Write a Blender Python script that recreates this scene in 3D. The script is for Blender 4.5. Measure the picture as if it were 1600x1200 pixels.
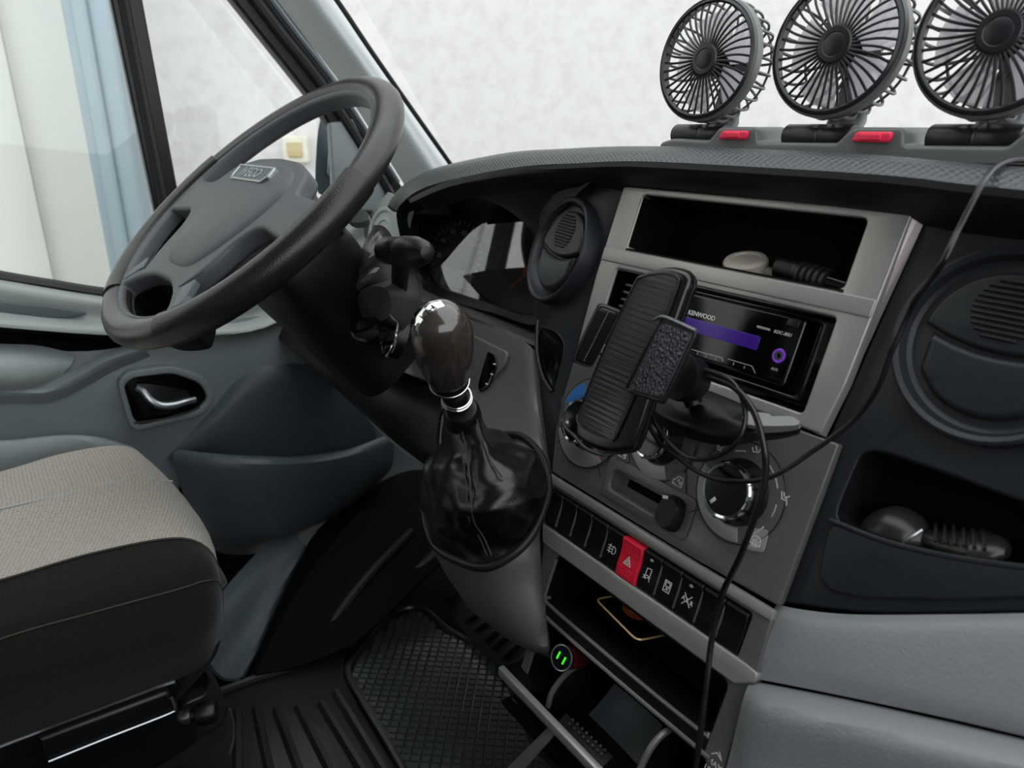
import bpy, bmesh, math, random
from mathutils import Vector, Matrix
from math import sin, cos, tan, pi, radians, sqrt, atan2

# ------------------------------------------------------------------ scene, camera, light
S = bpy.context.scene
COL = S.collection
for o in list(bpy.data.objects):
    bpy.data.objects.remove(o)
YAW, PITCH, FPX = radians(55.6), radians(19.5), 1144.0
EYE = Vector((0.0, 0.0, 0.85))            # metres above the cab floor
cam = bpy.data.cameras.new('camera')
cam.sensor_width = 36.0
cam.lens = 36.0 * FPX / 1600.0
cam.clip_start = 0.02
cam.dof.use_dof = True
cam.dof.focus_distance = 0.80
cam.dof.aperture_fstop = 6.5
camo = bpy.data.objects.new('camera', cam)
COL.objects.link(camo)
camo.location = EYE
camo.rotation_euler = (pi / 2 - PITCH, 0, YAW)
S.camera = camo
S.view_settings.view_transform = 'Standard'
S.view_settings.look = 'None'
S.view_settings.exposure = 0.0
S.view_settings.gamma = 1.0
S.view_settings.use_curve_mapping = False
S.cycles.max_bounces = 10
S.cycles.sample_clamp_indirect = 6.0
W = bpy.data.worlds.new('overcast_sky')
S.world = W
W.use_nodes = True
bg = W.node_tree.nodes['Background']
bg.inputs['Color'].default_value = (0.93, 0.975, 1.0, 1)
bg.inputs['Strength'].default_value = 2.45

# ------------------------------------------------------------------ measuring helpers
FW = Vector((-sin(YAW) * cos(PITCH), cos(YAW) * cos(PITCH), -sin(PITCH)))
RT = Vector((cos(YAW), sin(YAW), 0))
UP = RT.cross(FW)
def ray(x, y): return FW + RT * ((x - 800) / FPX) - UP * ((y - 600) / FPX)
def PX(x, y, X): d = ray(x, y); return EYE + d * ((X - EYE.x) / d.x)     # where a sight line meets the upright plane x = X
def PY(x, y, Y): d = ray(x, y); return EYE + d * ((Y - EYE.y) / d.y)     # ... the cross-car plane y = Y
def PZ(x, y, Z): d = ray(x, y); return EYE + d * ((Z - EYE.z) / d.z)     # ... the level z = Z
CA = radians(20)
CO = Vector((-.62, .5755, .785)); CU = Vector((1, 0, 0)); CV = Vector((0, sin(CA), cos(CA))); CW = Vector((0, -cos(CA), sin(CA)))
def CM(u, v, w=0): return CO + (CU * u + CV * v + CW * w) * .001           # console face coordinates in mm
def PC(x, y, w=0):                                                        # sight line meets the console face (offset w mm)
    d = ray(x, y); o = CO + CW * (w * .001)
    return EYE + d * ((o - EYE).dot(CW) / d.dot(CW))
def UVc(x, y, w=0): p = PC(x, y, w) - CO; return (p.dot(CU), p.dot(CV))
def frame(o, ex, ey, ez):
    m = Matrix.Identity(4)
    for i, a in enumerate((ex, ey, ez, o)):
        m[0][i], m[1][i], m[2][i] = a
    return m
def frame_n(o, n, up=Vector((0, 0, 1))):                                  # ez = n
    n = n.normalized(); ex = up.cross(n).normalized(); ey = n.cross(ex)
    return frame(o, ex, ey, n)
CON = frame(CO, CU, CV, CW)

# ------------------------------------------------------------------ materials
def lin(h):
    h = h.lstrip('#'); r = []
    for i in (0, 2, 4):
        c = int(h[i:i + 2], 16) / 255
        r.append(c / 12.92 if c <= .04045 else ((c + .055) / 1.055) ** 2.4)
    return (*r, 1)
def mat(name, col, rough=.5, metal=0, bump=0, scale=300, kind='noise', spec=.5, emit=None, es=0, coat=0, var=0, dist=.001, trans=0):
    m = bpy.data.materials.new(name); m.use_nodes = True
    nt = m.node_tree; b = nt.nodes['Principled BSDF']
    b.inputs['Base Color'].default_value = lin(col)
    b.inputs['Roughness'].default_value = rough
    b.inputs['Metallic'].default_value = metal
    b.inputs['Specular IOR Level'].default_value = spec
    b.inputs['Coat Weight'].default_value = coat
    b.inputs['Transmission Weight'].default_value = trans
    if emit:
        b.inputs['Emission Color'].default_value = lin(emit); b.inputs['Emission Strength'].default_value = es
    tc = nt.nodes.new('ShaderNodeTexCoord')
    if bump:
        if kind == 'noise':
            t = nt.nodes.new('ShaderNodeTexNoise'); t.inputs['Scale'].default_value = scale; t.inputs['Detail'].default_value = 3; out = t.outputs['Fac']
        elif kind == 'voronoi':
            t = nt.nodes.new('ShaderNodeTexVoronoi'); t.inputs['Scale'].default_value = scale; out = t.outputs['Distance']
        nt.links.new(tc.outputs['Object'], t.inputs['Vector'])
        bp = nt.nodes.new('ShaderNodeBump'); bp.inputs['Strength'].default_value = bump; bp.inputs['Distance'].default_value = dist
        nt.links.new(out, bp.inputs['Height']); nt.links.new(bp.outputs['Normal'], b.inputs['Normal'])
    if var:
        t2 = nt.nodes.new('ShaderNodeTexNoise'); t2.inputs['Scale'].default_value = 9; t2.inputs['Detail'].default_value = 5
        nt.links.new(tc.outputs['Object'], t2.inputs['Vector'])
        mx = nt.nodes.new('ShaderNodeMix'); mx.data_type = 'RGBA'
        c = lin(col); mx.inputs[6].default_value = tuple(x * (1 - var) for x in c[:3]) + (1,); mx.inputs[7].default_value = tuple(min(1, x * (1 + var)) for x in c[:3]) + (1,)
        nt.links.new(t2.outputs['Fac'], mx.inputs[0]); nt.links.new(mx.outputs[2], b.inputs['Base Color'])
    return m
M = {}
M['silver'] = mat('silver_grey_paint', '#a9a7a1', .34, .4, bump=.10, scale=900, dist=.0006)
M['silver_dark'] = mat('dark_silver_paint', '#74726c', .34, .4, bump=.10, scale=900, dist=.0006)
M['flanklit'] = mat('silver_lit_pinkish', '#b0a3a4', .34, .45, bump=.1, scale=900, dist=.0006)  # bezel silver with the pinkish side reflection put into its colour
M['black'] = mat('black_plastic', '#0e0f10', .38, spec=.4, bump=.08, scale=700, dist=.0005)
M['gloss'] = mat('gloss_black', '#08080a', .12, spec=.6)
M['deep'] = mat('deep_black', '#070708', .8, spec=.15)
M['dash'] = mat('dash_plastic', '#23272a', .42, bump=.22, scale=800, dist=.0008)
M['dashdark'] = mat('dash_dark_plastic', '#0f1214', .5, bump=.2, scale=800, dist=.0008)
M['grey'] = mat('grey_trim', '#a3abaa', .5, bump=.25, scale=700, dist=.0008)
M['greylight'] = mat('light_grey_trim', '#9da3a0', .5, bump=.25, scale=700, dist=.0008)
M['greydoor'] = mat('door_grey_trim', '#858d8e', .4, bump=.25, scale=700, dist=.0008)
M['greydark'] = mat('dark_grey_trim', '#535c60', .4, bump=.25, scale=700, dist=.0008)
M['glove'] = mat('glovebox_grey', '#97989a', .5, bump=.5, scale=420, dist=.001)
M['podgrey'] = mat('pod_grey', '#605f5b', .45, bump=.15, scale=800, dist=.0006)
M['wheel'] = mat('worn_rim', '#2c2a28', .28, bump=.25, scale=650, dist=.0006, var=.15)
M['rimgrip'] = mat('rim_leather', '#211e1b', .3, bump=.25, scale=620, kind='voronoi', dist=.0006)
M['colgrey'] = mat('column_grey', '#45423f', .34, bump=.15, scale=700, dist=.0006)
M['tab'] = mat('silver_plastic_tab', '#a9a9a7', .4, bump=.1, scale=900, dist=.0004)
M['holder'] = mat('holder_black', '#131315', .2, spec=.55)
M['tread'] = mat('shiny_tread', '#3a4041', .22, spec=.7, bump=.2, scale=260, var=.5, dist=.0006)
M['wheelhub'] = mat('wheel_hub_grey', '#54575a', .5, bump=.25, scale=700, dist=.0008)
M['chrome'] = mat('chrome', '#e6e6e6', .08, 1)
M['satin'] = mat('satin_metal', '#a9acb0', .28, .9)
M['white'] = mat('white_print', '#e4e4e0', .6)
M['greyprint'] = mat('grey_print', '#a9aaa6', .6)
M['red'] = mat('red_button', '#f0203f', .42, emit=None)
M['redfan'] = mat('red_fan_button', '#ff3357', .4)
M['leather'] = mat('black_leather', '#0f0e10', .27, bump=.12, scale=420, kind='voronoi', dist=.0007)
M['leatherarm'] = mat('pebbled_leather', '#3b373e', .26, bump=.9, scale=330, kind='voronoi', dist=.0022)
M['knob'] = mat('worn_knob', '#3d352e', .22, coat=1, var=.4)
M['seam'] = mat('seam_thread', '#3b362d', .8)
M['rubber'] = mat('rubber', '#1a1b1a', .45, bump=.3, scale=500, dist=.0008)
M['rubberwet'] = mat('worn_rubber', '#232625', .3, bump=.3, scale=300, var=.4, dist=.0008)
M['fan'] = mat('fan_plastic', '#1e2022', .34)
M['fangrey'] = mat('fan_grey_plastic', '#636564', .36)
M['pillar'] = mat('pillar_trim_grey', '#c3c9c8', .5, bump=.25, scale=700, dist=.0008)
M['blade'] = mat('fan_blade', '#e6e2e6', .3)
M['cable'] = mat('cable_black', '#101012', .3)
M['purple'] = mat('purple_display', '#2c1660', .25, emit='#4a1f9c', es=.2)
M['ringlight'] = mat('purple_ring', '#5b2f8f', .3, emit='#6b32a8', es=.5)
M['led'] = mat('green_led', '#36e02a', .4, emit='#46ff28', es=.6)
M['usbred'] = mat('usb_red', '#4a0f14', .35)
M['creambtn'] = mat('cream_plastic', '#b9b0a4', .4)
M['bronze'] = mat('dark_bronze', '#3c3935', .3, .5)
M['gold'] = mat('gold_foil', '#e0bd8a', .35, .4)
M['orange'] = mat('orange_print', '#c8592a', .5)
M['creampr'] = mat('cream_print', '#cfb691', .5)
M['blue'] = mat('blue_print', '#2d6db3', .55)
M['redprint'] = mat('red_print', '#d32b36', .55)
M['clad'] = mat('painted_cladding', '#d4d5cd', .6)
M['post'] = mat('grey_blue_post', '#8f9da4', .4, .2, var=.06)
M['box'] = mat('socket_plastic', '#d9d3c3', .6)
M['ground'] = mat('yard_concrete', '#9a9893', .9, bump=.4, scale=40)
M['roof'] = mat('headliner', '#8d908f', .9)
M['insttext'] = mat('gauge_print', '#d8d8d2', .5)
M['needle'] = mat('needle_red', '#d2453a', .5)
M['screenblk'] = mat('gauge_face', '#0d0f11', .5)

def plaster():
    m = mat('rough_plaster', '#e9e6e2', .9)
    nt = m.node_tree; b = nt.nodes['Principled BSDF']
    tc = nt.nodes.new('ShaderNodeTexCoord'); mp = nt.nodes.new('ShaderNodeMapping'); mp.inputs['Scale'].default_value = (1, 1, 2.2)
    nt.links.new(tc.outputs['Object'], mp.inputs['Vector'])
    n1 = nt.nodes.new('ShaderNodeTexNoise'); n1.inputs['Scale'].default_value = 14; n1.inputs['Detail'].default_value = 10; n1.inputs['Roughness'].default_value = .68
    nt.links.new(mp.outputs['Vector'], n1.inputs['Vector'])
    r = nt.nodes.new('ShaderNodeValToRGB'); r.color_ramp.elements[0].position = .3; r.color_ramp.elements[0].color = lin('#c8c4c1'); r.color_ramp.elements[1].position = .55; r.color_ramp.elements[1].color = lin('#d6d3cf')
    nt.links.new(n1.outputs['Fac'], r.inputs['Fac']); nt.links.new(r.outputs['Color'], b.inputs['Base Color'])
    bp = nt.nodes.new('ShaderNodeBump'); bp.inputs['Strength'].default_value = .5; bp.inputs['Distance'].default_value = .006
    nt.links.new(n1.outputs['Fac'], bp.inputs['Height']); nt.links.new(bp.outputs['Normal'], b.inputs['Normal'])
    return m
M['plaster'] = plaster()

def glassmat(name, tint=(1, 1, 1), refl=.9, ior=1.5):
    m = bpy.data.materials.new(name); m.use_nodes = True; nt = m.node_tree
    nt.nodes.remove(nt.nodes['Principled BSDF'])
    out = nt.nodes['Material Output']
    t = nt.nodes.new('ShaderNodeBsdfTransparent'); t.inputs['Color'].default_value = (*tint, 1)
    g = nt.nodes.new('ShaderNodeBsdfGlossy'); g.inputs['Roughness'].default_value = .02; g.inputs['Color'].default_value = (refl, refl, refl, 1)
    f = nt.nodes.new('ShaderNodeFresnel'); f.inputs['IOR'].default_value = ior
    mx = nt.nodes.new('ShaderNodeMixShader')
    # thin pane: only the face towards the incoming ray reflects, so nothing is trapped inside the sheet
    ge = nt.nodes.new('ShaderNodeNewGeometry'); iv_ = nt.nodes.new('ShaderNodeMath'); iv_.operation = 'SUBTRACT'; iv_.inputs[0].default_value = 1
    mu = nt.nodes.new('ShaderNodeMath'); mu.operation = 'MULTIPLY'
    nt.links.new(ge.outputs['Backfacing'], iv_.inputs[1]); nt.links.new(iv_.outputs[0], mu.inputs[0]); nt.links.new(f.outputs[0], mu.inputs[1])
    nt.links.new(mu.outputs[0], mx.inputs[0]); nt.links.new(t.outputs[0], mx.inputs[1]); nt.links.new(g.outputs[0], mx.inputs[2]); nt.links.new(mx.outputs[0], out.inputs['Surface'])
    return m
bnt = M['blade'].node_tree; tb_ = bnt.nodes.new('ShaderNodeBsdfTranslucent'); tb_.inputs['Color'].default_value = lin('#f2eef2')
mb_ = bnt.nodes.new('ShaderNodeMixShader'); mb_.inputs[0].default_value = .8
bnt.links.new(bnt.nodes['Principled BSDF'].outputs[0], mb_.inputs[1]); bnt.links.new(tb_.outputs[0], mb_.inputs[2]); tp_ = bnt.nodes.new('ShaderNodeBsdfTransparent'); mc_ = bnt.nodes.new('ShaderNodeMixShader'); mc_.inputs[0].default_value = .38
bnt.links.new(mb_.outputs[0], mc_.inputs[1]); bnt.links.new(tp_.outputs[0], mc_.inputs[2]); bnt.links.new(mc_.outputs[0], bnt.nodes['Material Output'].inputs['Surface'])
M['glass'] = glassmat('clear_glass', (.97, .98, .98))
M['lens'] = glassmat('gauge_lens', (.8, .8, .8), .95, 2.6)

def fabric(name, c1, c2, sx, sy, bump=.5):
    m = mat(name, c1, .95, spec=.15); nt = m.node_tree; b = nt.nodes['Principled BSDF']
    tc = nt.nodes.new('ShaderNodeTexCoord'); mp = nt.nodes.new('ShaderNodeMapping'); mp.inputs['Scale'].default_value = (sx, sy, sy)
    nt.links.new(tc.outputs['UV'], mp.inputs['Vector'])
    v = nt.nodes.new('ShaderNodeTexVoronoi'); v.inputs['Scale'].default_value = 1; v.inputs['Randomness'].default_value = .25
    nt.links.new(mp.outputs['Vector'], v.inputs['Vector'])
    r = nt.nodes.new('ShaderNodeValToRGB'); r.color_ramp.elements[0].position = .1; r.color_ramp.elements[0].color = lin(c1); r.color_ramp.elements[1].position = .75; r.color_ramp.elements[1].color = lin(c2)
    nt.links.new(v.outputs['Distance'], r.inputs['Fac']); nt.links.new(r.outputs['Color'], b.inputs['Base Color'])
    bp = nt.nodes.new('ShaderNodeBump'); bp.inputs['Strength'].default_value = bump; bp.inputs['Distance'].default_value = .001; bp.invert = True
    nt.links.new(v.outputs['Distance'], bp.inputs['Height']); nt.links.new(bp.outputs['Normal'], b.inputs['Normal'])
    b.inputs['Sheen Weight'].default_value = .15
    return m
M['seatgrey'] = fabric('grey_seat_weave', '#b9b0a5', '#857e75', 230, 165)
M['seatblack'] = fabric('black_seat_weave', '#1e1d1b', '#121110', 420, 300, .3)
def dotted(name, col, s, rough=.42, dist=.0012, strength=.8, spec=.5):
    """hexagonal pimples pressed in soft plastic"""
    m = mat(name, col, rough, spec=spec); nt = m.node_tree; b = nt.nodes['Principled BSDF']
    tc = nt.nodes.new('ShaderNodeTexCoord'); mp = nt.nodes.new('ShaderNodeMapping'); mp.inputs['Scale'].default_value = (s, s, s); mp.inputs['Rotation'].default_value = (0, 0, radians(45))
    nt.links.new(tc.outputs['UV'], mp.inputs['Vector'])
    v = nt.nodes.new('ShaderNodeTexVoronoi'); v.inputs['Scale'].default_value = 1; v.inputs['Randomness'].default_value = .12
    nt.links.new(mp.outputs['Vector'], v.inputs['Vector'])
    bp = nt.nodes.new('ShaderNodeBump'); bp.inputs['Strength'].default_value = strength; bp.inputs['Distance'].default_value = dist; bp.invert = True
    nt.links.new(v.outputs['Distance'], bp.inputs['Height']); nt.links.new(bp.outputs['Normal'], b.inputs['Normal'])
    return m
M['dashtop'] = dotted('dash_top_skin', '#3d4143', 190, .33, .0016, .6)
M['pad'] = dotted('holder_pad', '#434446', 480, .36, .0008, .9)

# ------------------------------------------------------------------ shape helpers: each returns a bmesh
def tobm(verts, faces):
    bm = bmesh.new(); vs = [bm.verts.new(v) for v in verts]
    for f in faces:
        try: bm.faces.new([vs[i] for i in f])
        except ValueError: pass
    bmesh.ops.recalc_face_normals(bm, faces=bm.faces)
    return bm
def join(*bms):
    out = bms[0]
    for b in bms[1:]:
        me = bpy.data.meshes.new('t'); b.to_mesh(me); out.from_mesh(me); bpy.data.meshes.remove(me); b.free()
    return out
def xf(bm, m): bmesh.ops.transform(bm, matrix=m, verts=bm.verts); return bm
def tr(bm, x, y, z): return xf(bm, Matrix.Translation((x, y, z)))
def box(x0, x1, y0, y1, z0, z1, bev=0, seg=2):
    bm = bmesh.new(); bmesh.ops.create_cube(bm, size=1)
    for v in bm.verts: v.co = Vector(((x0 + x1) / 2 + v.co.x * (x1 - x0), (y0 + y1) / 2 + v.co.y * (y1 - y0), (z0 + z1) / 2 + v.co.z * (z1 - z0)))
    if bev: bmesh.ops.bevel(bm, geom=bm.edges[:], offset=bev, segments=seg, affect='EDGES', profile=.5)
    return bm
def plate(outer, holes=(), z0=0, z1=.01, bev=.001, res=2):
    """flat plate in local xy with real holes and rounded edges, between z0 and z1"""
    cu = bpy.data.curves.new('c', 'CURVE'); cu.dimensions = '2D'; cu.fill_mode = 'BOTH'
    for pts in (outer, *holes):
        sp = cu.splines.new('POLY'); sp.points.add(len(pts) - 1); sp.use_cyclic_u = True
        for p, q in zip(sp.points, pts): p.co = (q[0], q[1], 0, 1)
    bev = min(bev, (z1 - z0) * .49)
    cu.extrude = max(0, (z1 - z0) / 2 - bev); cu.bevel_depth = bev; cu.bevel_resolution = res; cu.offset = -bev
    o = bpy.data.objects.new('c', cu); COL.objects.link(o)
    dg = bpy.context.evaluated_depsgraph_get(); dg.update()
    me = bpy.data.meshes.new_from_object(o.evaluated_get(dg))
    bm = bmesh.new(); bm.from_mesh(me)
    bpy.data.objects.remove(o); bpy.data.curves.remove(cu); bpy.data.meshes.remove(me)
    bmesh.ops.remove_doubles(bm, verts=bm.verts, dist=1e-6)
    return tr(bm, 0, 0, (z0 + z1) / 2)
def rrect(x0, x1, y0, y1, r, n=5):
    pts = []
    for cx, cy, a in ((x1 - r, y1 - r, 0), (x0 + r, y1 - r, 90), (x0 + r, y0 + r, 180), (x1 - r, y0 + r, 270)):
        for i in range(n + 1):
            t = radians(a + 90 * i / n); pts.append((cx + r * cos(t), cy + r * sin(t)))
    return pts
def roundpoly(pts, r, n=5):
    """round the corners of a polygon"""
    out = []; N = len(pts)
    for i in range(N):
        a, b, c = Vector(pts[i - 1][:2]), Vector(pts[i][:2]), Vector(pts[(i + 1) % N][:2])
        rr = r[i] if isinstance(r, (list, tuple)) else r
        d1, d2 = (a - b), (c - b); rr = min(rr, d1.length * .45, d2.length * .45)
        if rr <= 1e-6: out.append((b.x, b.y)); continue
        p, q = b + d1.normalized() * rr, b + d2.normalized() * rr
        for k in range(n + 1):
            t = k / n; v = p * (1 - t) ** 2 + b * 2 * t * (1 - t) + q * t * t; out.append((v.x, v.y))
    return out
def circ(cx, cy, r, n=40, ry=None): return [(cx + r * cos(2 * pi * i / n), cy + (ry or r) * sin(2 * pi * i / n)) for i in range(n)]
def lathe(prof, n=32, cap=True):
    vs, fs = [], []
    for r, z in prof:
        for i in range(n):
            a = 2 * pi * i / n; vs.append((r * cos(a), r * sin(a), z))
    for k in range(len(prof) - 1):
        for i in range(n):
            j = (i + 1) % n; fs.append((k * n + i, k * n + j, (k + 1) * n + j, (k + 1) * n + i))
    if cap:
        if prof[0][0] > 1e-6: fs.append(tuple(range(n))[::-1])
        if prof[-1][0] > 1e-6: fs.append(tuple((len(prof) - 1) * n + i for i in range(n)))
    bm = tobm(vs, fs); bmesh.ops.remove_doubles(bm, verts=bm.verts, dist=1e-6); return bm
def torus(R, r, n=64, m=12, ry=None):
    vs, fs = [], []
    for i in range(n):
        a = 2 * pi * i / n
        for k in range(m):
            b = 2 * pi * k / m; q = R + r * cos(b); vs.append((q * cos(a), q * sin(a), (ry or r) * sin(b)))
    for i in range(n):
        for k in range(m):
            fs.append((i * m + k, ((i + 1) % n) * m + k, ((i + 1) % n) * m + (k + 1) % m, i * m + (k + 1) % m))
    return tobm(vs, fs)
def cr(pts, n, closed=False):
    """smooth curve through points, resampled evenly into n points"""
    P = [Vector(p) for p in pts]; N = len(P); seg = []
    if N == 1: return [P[0].copy() for _ in range(n)]
    dens = []
    rng = range(N if closed else N - 1)
    for i in rng:
        p1, p2 = P[i], P[(i + 1) % N]
        p0 = P[i - 1] if (closed or i > 0) else p1 * 2 - p2
        p3 = P[(i + 2) % N] if (closed or i + 2 < N) else p2 * 2 - p1
        for k in range(16):
            t = k / 16
            dens.append(.5 * ((2 * p1) + (p2 - p0) * t + (2 * p0 - 5 * p1 + 4 * p2 - p3) * t * t + (3 * p1 - p0 - 3 * p2 + p3) * t ** 3))
    dens.append((P[0] if closed else P[-1]).copy())
    L = [0]
    for a, b in zip(dens, dens[1:]): L.append(L[-1] + (b - a).length)
    out = []; j = 0; tot = L[-1]
    for k in range(n):
        s = tot * k / (n if closed else n - 1)
        while j < len(L) - 2 and L[j + 1] < s: j += 1
        d = L[j + 1] - L[j]; f = 0 if d < 1e-12 else min(1, (s - L[j]) / d)
        out.append(dens[j].lerp(dens[j + 1], f))
    return out
def smooth2(pts, n, closed=True): return [(p.x, p.y) for p in cr([(a[0], a[1], 0) for a in pts], n, closed)]
def tube(pts, r, n=10, res=None, closed=False):
    P = cr(pts, res, closed) if res else [Vector(p) for p in pts]
    vs, fs = [], []; N = len(P); nrm = None
    for i, p in enumerate(P):
        t = (P[(i + 1) % N] - P[i - 1]) if closed else (P[min(i + 1, N - 1)] - P[max(i - 1, 0)])
        t.normalize()
        if nrm is None:
            nrm = t.orthogonal().normalized()
        nrm = (nrm - t * nrm.dot(t)).normalized(); b = t.cross(nrm)
        rr = r(i / max(1, N - 1)) if callable(r) else r
        for k in range(n):
            a = 2 * pi * k / n; vs.append(p + (nrm * cos(a) + b * sin(a)) * rr)
    for i in range(N if closed else N - 1):
        for k in range(n):
            a, b_ = i * n, ((i + 1) % N) * n
            fs.append((a + k, a + (k + 1) % n, b_ + (k + 1) % n, b_ + k))
    if not closed: fs += [tuple(range(n))[::-1], tuple((N - 1) * n + k for k in range(n))]
    return tobm(vs, fs)
def surf(rows, nu=24, nv=24, thick=.006, uvs=None, dirv=None):
    """smooth shell through rows of points, given real thickness away from the viewer side (dirv)"""
    R = [cr(r, nu) for r in rows]
    cols = [cr([R[k][i] for k in range(len(R))], nv) for i in range(nu)]
    bm = bmesh.new(); g = [[bm.verts.new(cols[i][j]) for j in range(nv)] for i in range(nu)]
    uvl = bm.loops.layers.uv.new('UV'); fl = []
    for i in range(nu - 1):
        for j in range(nv - 1):
            f = bm.faces.new((g[i][j], g[i + 1][j], g[i + 1][j + 1], g[i][j + 1])); fl.append((f, i, j))
    su = [0]; sv = [0]; mj = nv // 2; mi = nu // 2
    for i in range(nu - 1): su.append(su[-1] + (cols[i + 1][mj] - cols[i][mj]).length)
    for j in range(nv - 1): sv.append(sv[-1] + (cols[mi][j + 1] - cols[mi][j]).length)
    for f, i, j in fl:
        for l, (a, b) in zip(f.loops, ((i, j), (i + 1, j), (i + 1, j + 1), (i, j + 1))): l[uvl].uv = (su[a], sv[b])
    bmesh.ops.recalc_face_normals(bm, faces=bm.faces)
    c = sum((v.co for v in bm.verts), Vector()) / len(bm.verts)
    f0 = fl[len(fl) // 2][0]
    d = dirv if dirv is not None else (EYE - f0.calc_center_median())
    if sum((f.normal.dot(d) for f in bm.faces)) < 0:
        bmesh.ops.reverse_faces(bm, faces=bm.faces[:])
    if thick:
        bm.normal_update()
        off = {v: v.normal.copy() for v in bm.verts}
        old = list(bm.verts); oldf = list(bm.faces)
        mp = {v: bm.verts.new(v.co - off[v] * thick) for v in old}
        for f in oldf: bm.faces.new([mp[v] for v in reversed(f.verts)])
        for e in [e for e in bm.edges if e.is_boundary and e.verts[0] in mp and e.verts[1] in mp]:
            a, b = e.verts
            try: bm.faces.new((b, a, mp[a], mp[b]))
            except ValueError: pass
        bmesh.ops.recalc_face_normals(bm, faces=bm.faces)
    return bm
def loftloops(loops, n=40, cap0=True, cap1=True, nl=None):
    """skin a list of closed loops"""
    R = [cr(l, n, True) for l in loops]
    if nl:
        cols = [cr([R[k][i] for k in range(len(R))], nl) for i in range(n)]
        R = [[cols[i][j] for i in range(n)] for j in range(nl)]
    vs = [p for l in R for p in l]; fs = []
    for k in range(len(R) - 1):
        for i in range(n):
            j = (i + 1) % n; fs.append((k * n + i, k * n + j, (k + 1) * n + j, (k + 1) * n + i))
    if cap0: fs.append(tuple(range(n))[::-1])
    if cap1: fs.append(tuple((len(R) - 1) * n + i for i in range(n)))
    return tobm(vs, fs)
def text(s, size, z=0, ex=.0002, align='CENTER', m=None, shear=0, bold=0):
    cu = bpy.data.curves.new('t', 'FONT'); cu.body = s; cu.size = size; cu.extrude = ex; cu.align_x = align; cu.align_y = 'CENTER'; cu.shear = shear; cu.offset = bold; cu.resolution_u = 3
    o = bpy.data.objects.new('t', cu); COL.objects.link(o)
    dg = bpy.context.evaluated_depsgraph_get(); dg.update()
    me = bpy.data.meshes.new_from_object(o.evaluated_get(dg)); bm = bmesh.new(); bm.from_mesh(me)
    bpy.data.objects.remove(o); bpy.data.curves.remove(cu); bpy.data.meshes.remove(me)
    tr(bm, 0, 0, z)
    if m: xf(bm, m)
    return bm
def strokes(lines, w, z=0, h=.0003):
    """flat printed lines in local xy"""
    out = bmesh.new()
    for ln in lines:
        for a, b in zip(ln, ln[1:]):
            a, b = Vector((a[0], a[1])), Vector((b[0], b[1])); d = (b - a)
            if d.length < 1e-9: continue
            d.normalize(); n = Vector((-d.y, d.x)) * w / 2; a = a - d * w * .4; b = b + d * w * .4
            q = [(a + n), (b + n), (b - n), (a - n)]
            lo = [out.verts.new((p.x, p.y, z)) for p in q]; hi = [out.verts.new((p.x, p.y, z + h)) for p in q]
            out.faces.new(hi)
            for i in range(4): out.faces.new((lo[i], lo[(i + 1) % 4], hi[(i + 1) % 4], hi[i]))
    bmesh.ops.recalc_face_normals(out, faces=out.faces)
    return out

# ------------------------------------------------------------------ object helpers
def thing(name, label, cat, m=None, group=None, kind=None):
    o = bpy.data.objects.new(name, None); COL.objects.link(o); o.empty_display_size = .02
    if m is not None: o.matrix_world = m if isinstance(m, Matrix) else Matrix.Translation(m)
    if label: o['label'] = label
    if cat: o['category'] = cat
    if group: o['group'] = group
    if kind: o['kind'] = kind
    return o
def wm(o):
    m = Matrix.Identity(4)
    while o is not None: m = o.matrix_basis @ m; o = o.parent
    return m
def part(name, bm, material, parent=None, world=False, label=None, kind=None, cat=None, group=None, ang=35, m=None):
    """one mesh object; world=True: the shape was built in world coordinates"""
    me = bpy.data.meshes.new(name)
    if world and parent is not None: xf(bm, wm(parent).inverted())
    bm.to_mesh(me); bm.free()
    me.shade_smooth(); me.set_sharp_from_angle(angle=radians(ang))
    o = bpy.data.objects.new(name, me); COL.objects.link(o)
    if m is not None: o.matrix_basis = m
    if parent is not None: o.parent = parent
    me.materials.append(M[material] if isinstance(material, str) else material)
    for k, v in (('label', label), ('kind', kind), ('category', cat), ('group', group)):
        if v: o[k] = v
    return o
def copy_part(o, parent, m=None):
    c = o.copy(); COL.objects.link(c); c.parent = parent
    if m is not None: c.matrix_basis = m
    return c

# ================================================================== THE SETTING
HD = Vector((-sin(YAW), cos(YAW), 0)); SD = Vector((cos(YAW), sin(YAW), 0))
# rendered house wall beyond the windscreen
WF = frame(HD * 3.5, SD, Vector((0, 0, 1)), -HD)
w = thing('wall_front', 'rough white plastered house wall outside the windscreen', None, WF, kind='structure')
part('plaster_face', box(-1.75, 6.5, -1.2, 4.6, -.25, 0), 'plaster', w)
# painted cladding to the left, boards of uneven depth
A0 = HD * 3.5 - SD * 1.75; A1 = Vector((-3.2, -8.0, 0))
e1 = (A1 - A0); L1 = e1.length; e1.normalize(); nn = Vector((0, 0, 1)).cross(-e1); nn = nn if nn.x > 0 else -nn
WL = frame(Vector((A0.x, A0.y, 0)), e1, Vector((0, 0, 1)), e1.cross(Vector((0, 0, 1))))
if WL.col[2].x < 0: WL = frame(Vector((A0.x, A0.y, 0)), -e1, Vector((0, 0, 1)), (-e1).cross(Vector((0, 0, 1)))); sg = -1
else: sg = 1
w = thing('wall_left', 'pale painted vertical cladding beside the van', None, WL, kind='structure')
part('backing', box(min(0, sg * L1), max(0, sg * L1), -1.2, 4.6, -.2, -.03), 'clad', w)
s = .10; k = 0
wd = [.30, .20, .27, .24, .31, .22]; dp = [.0, .055, .035, .06, .02, .05]
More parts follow.
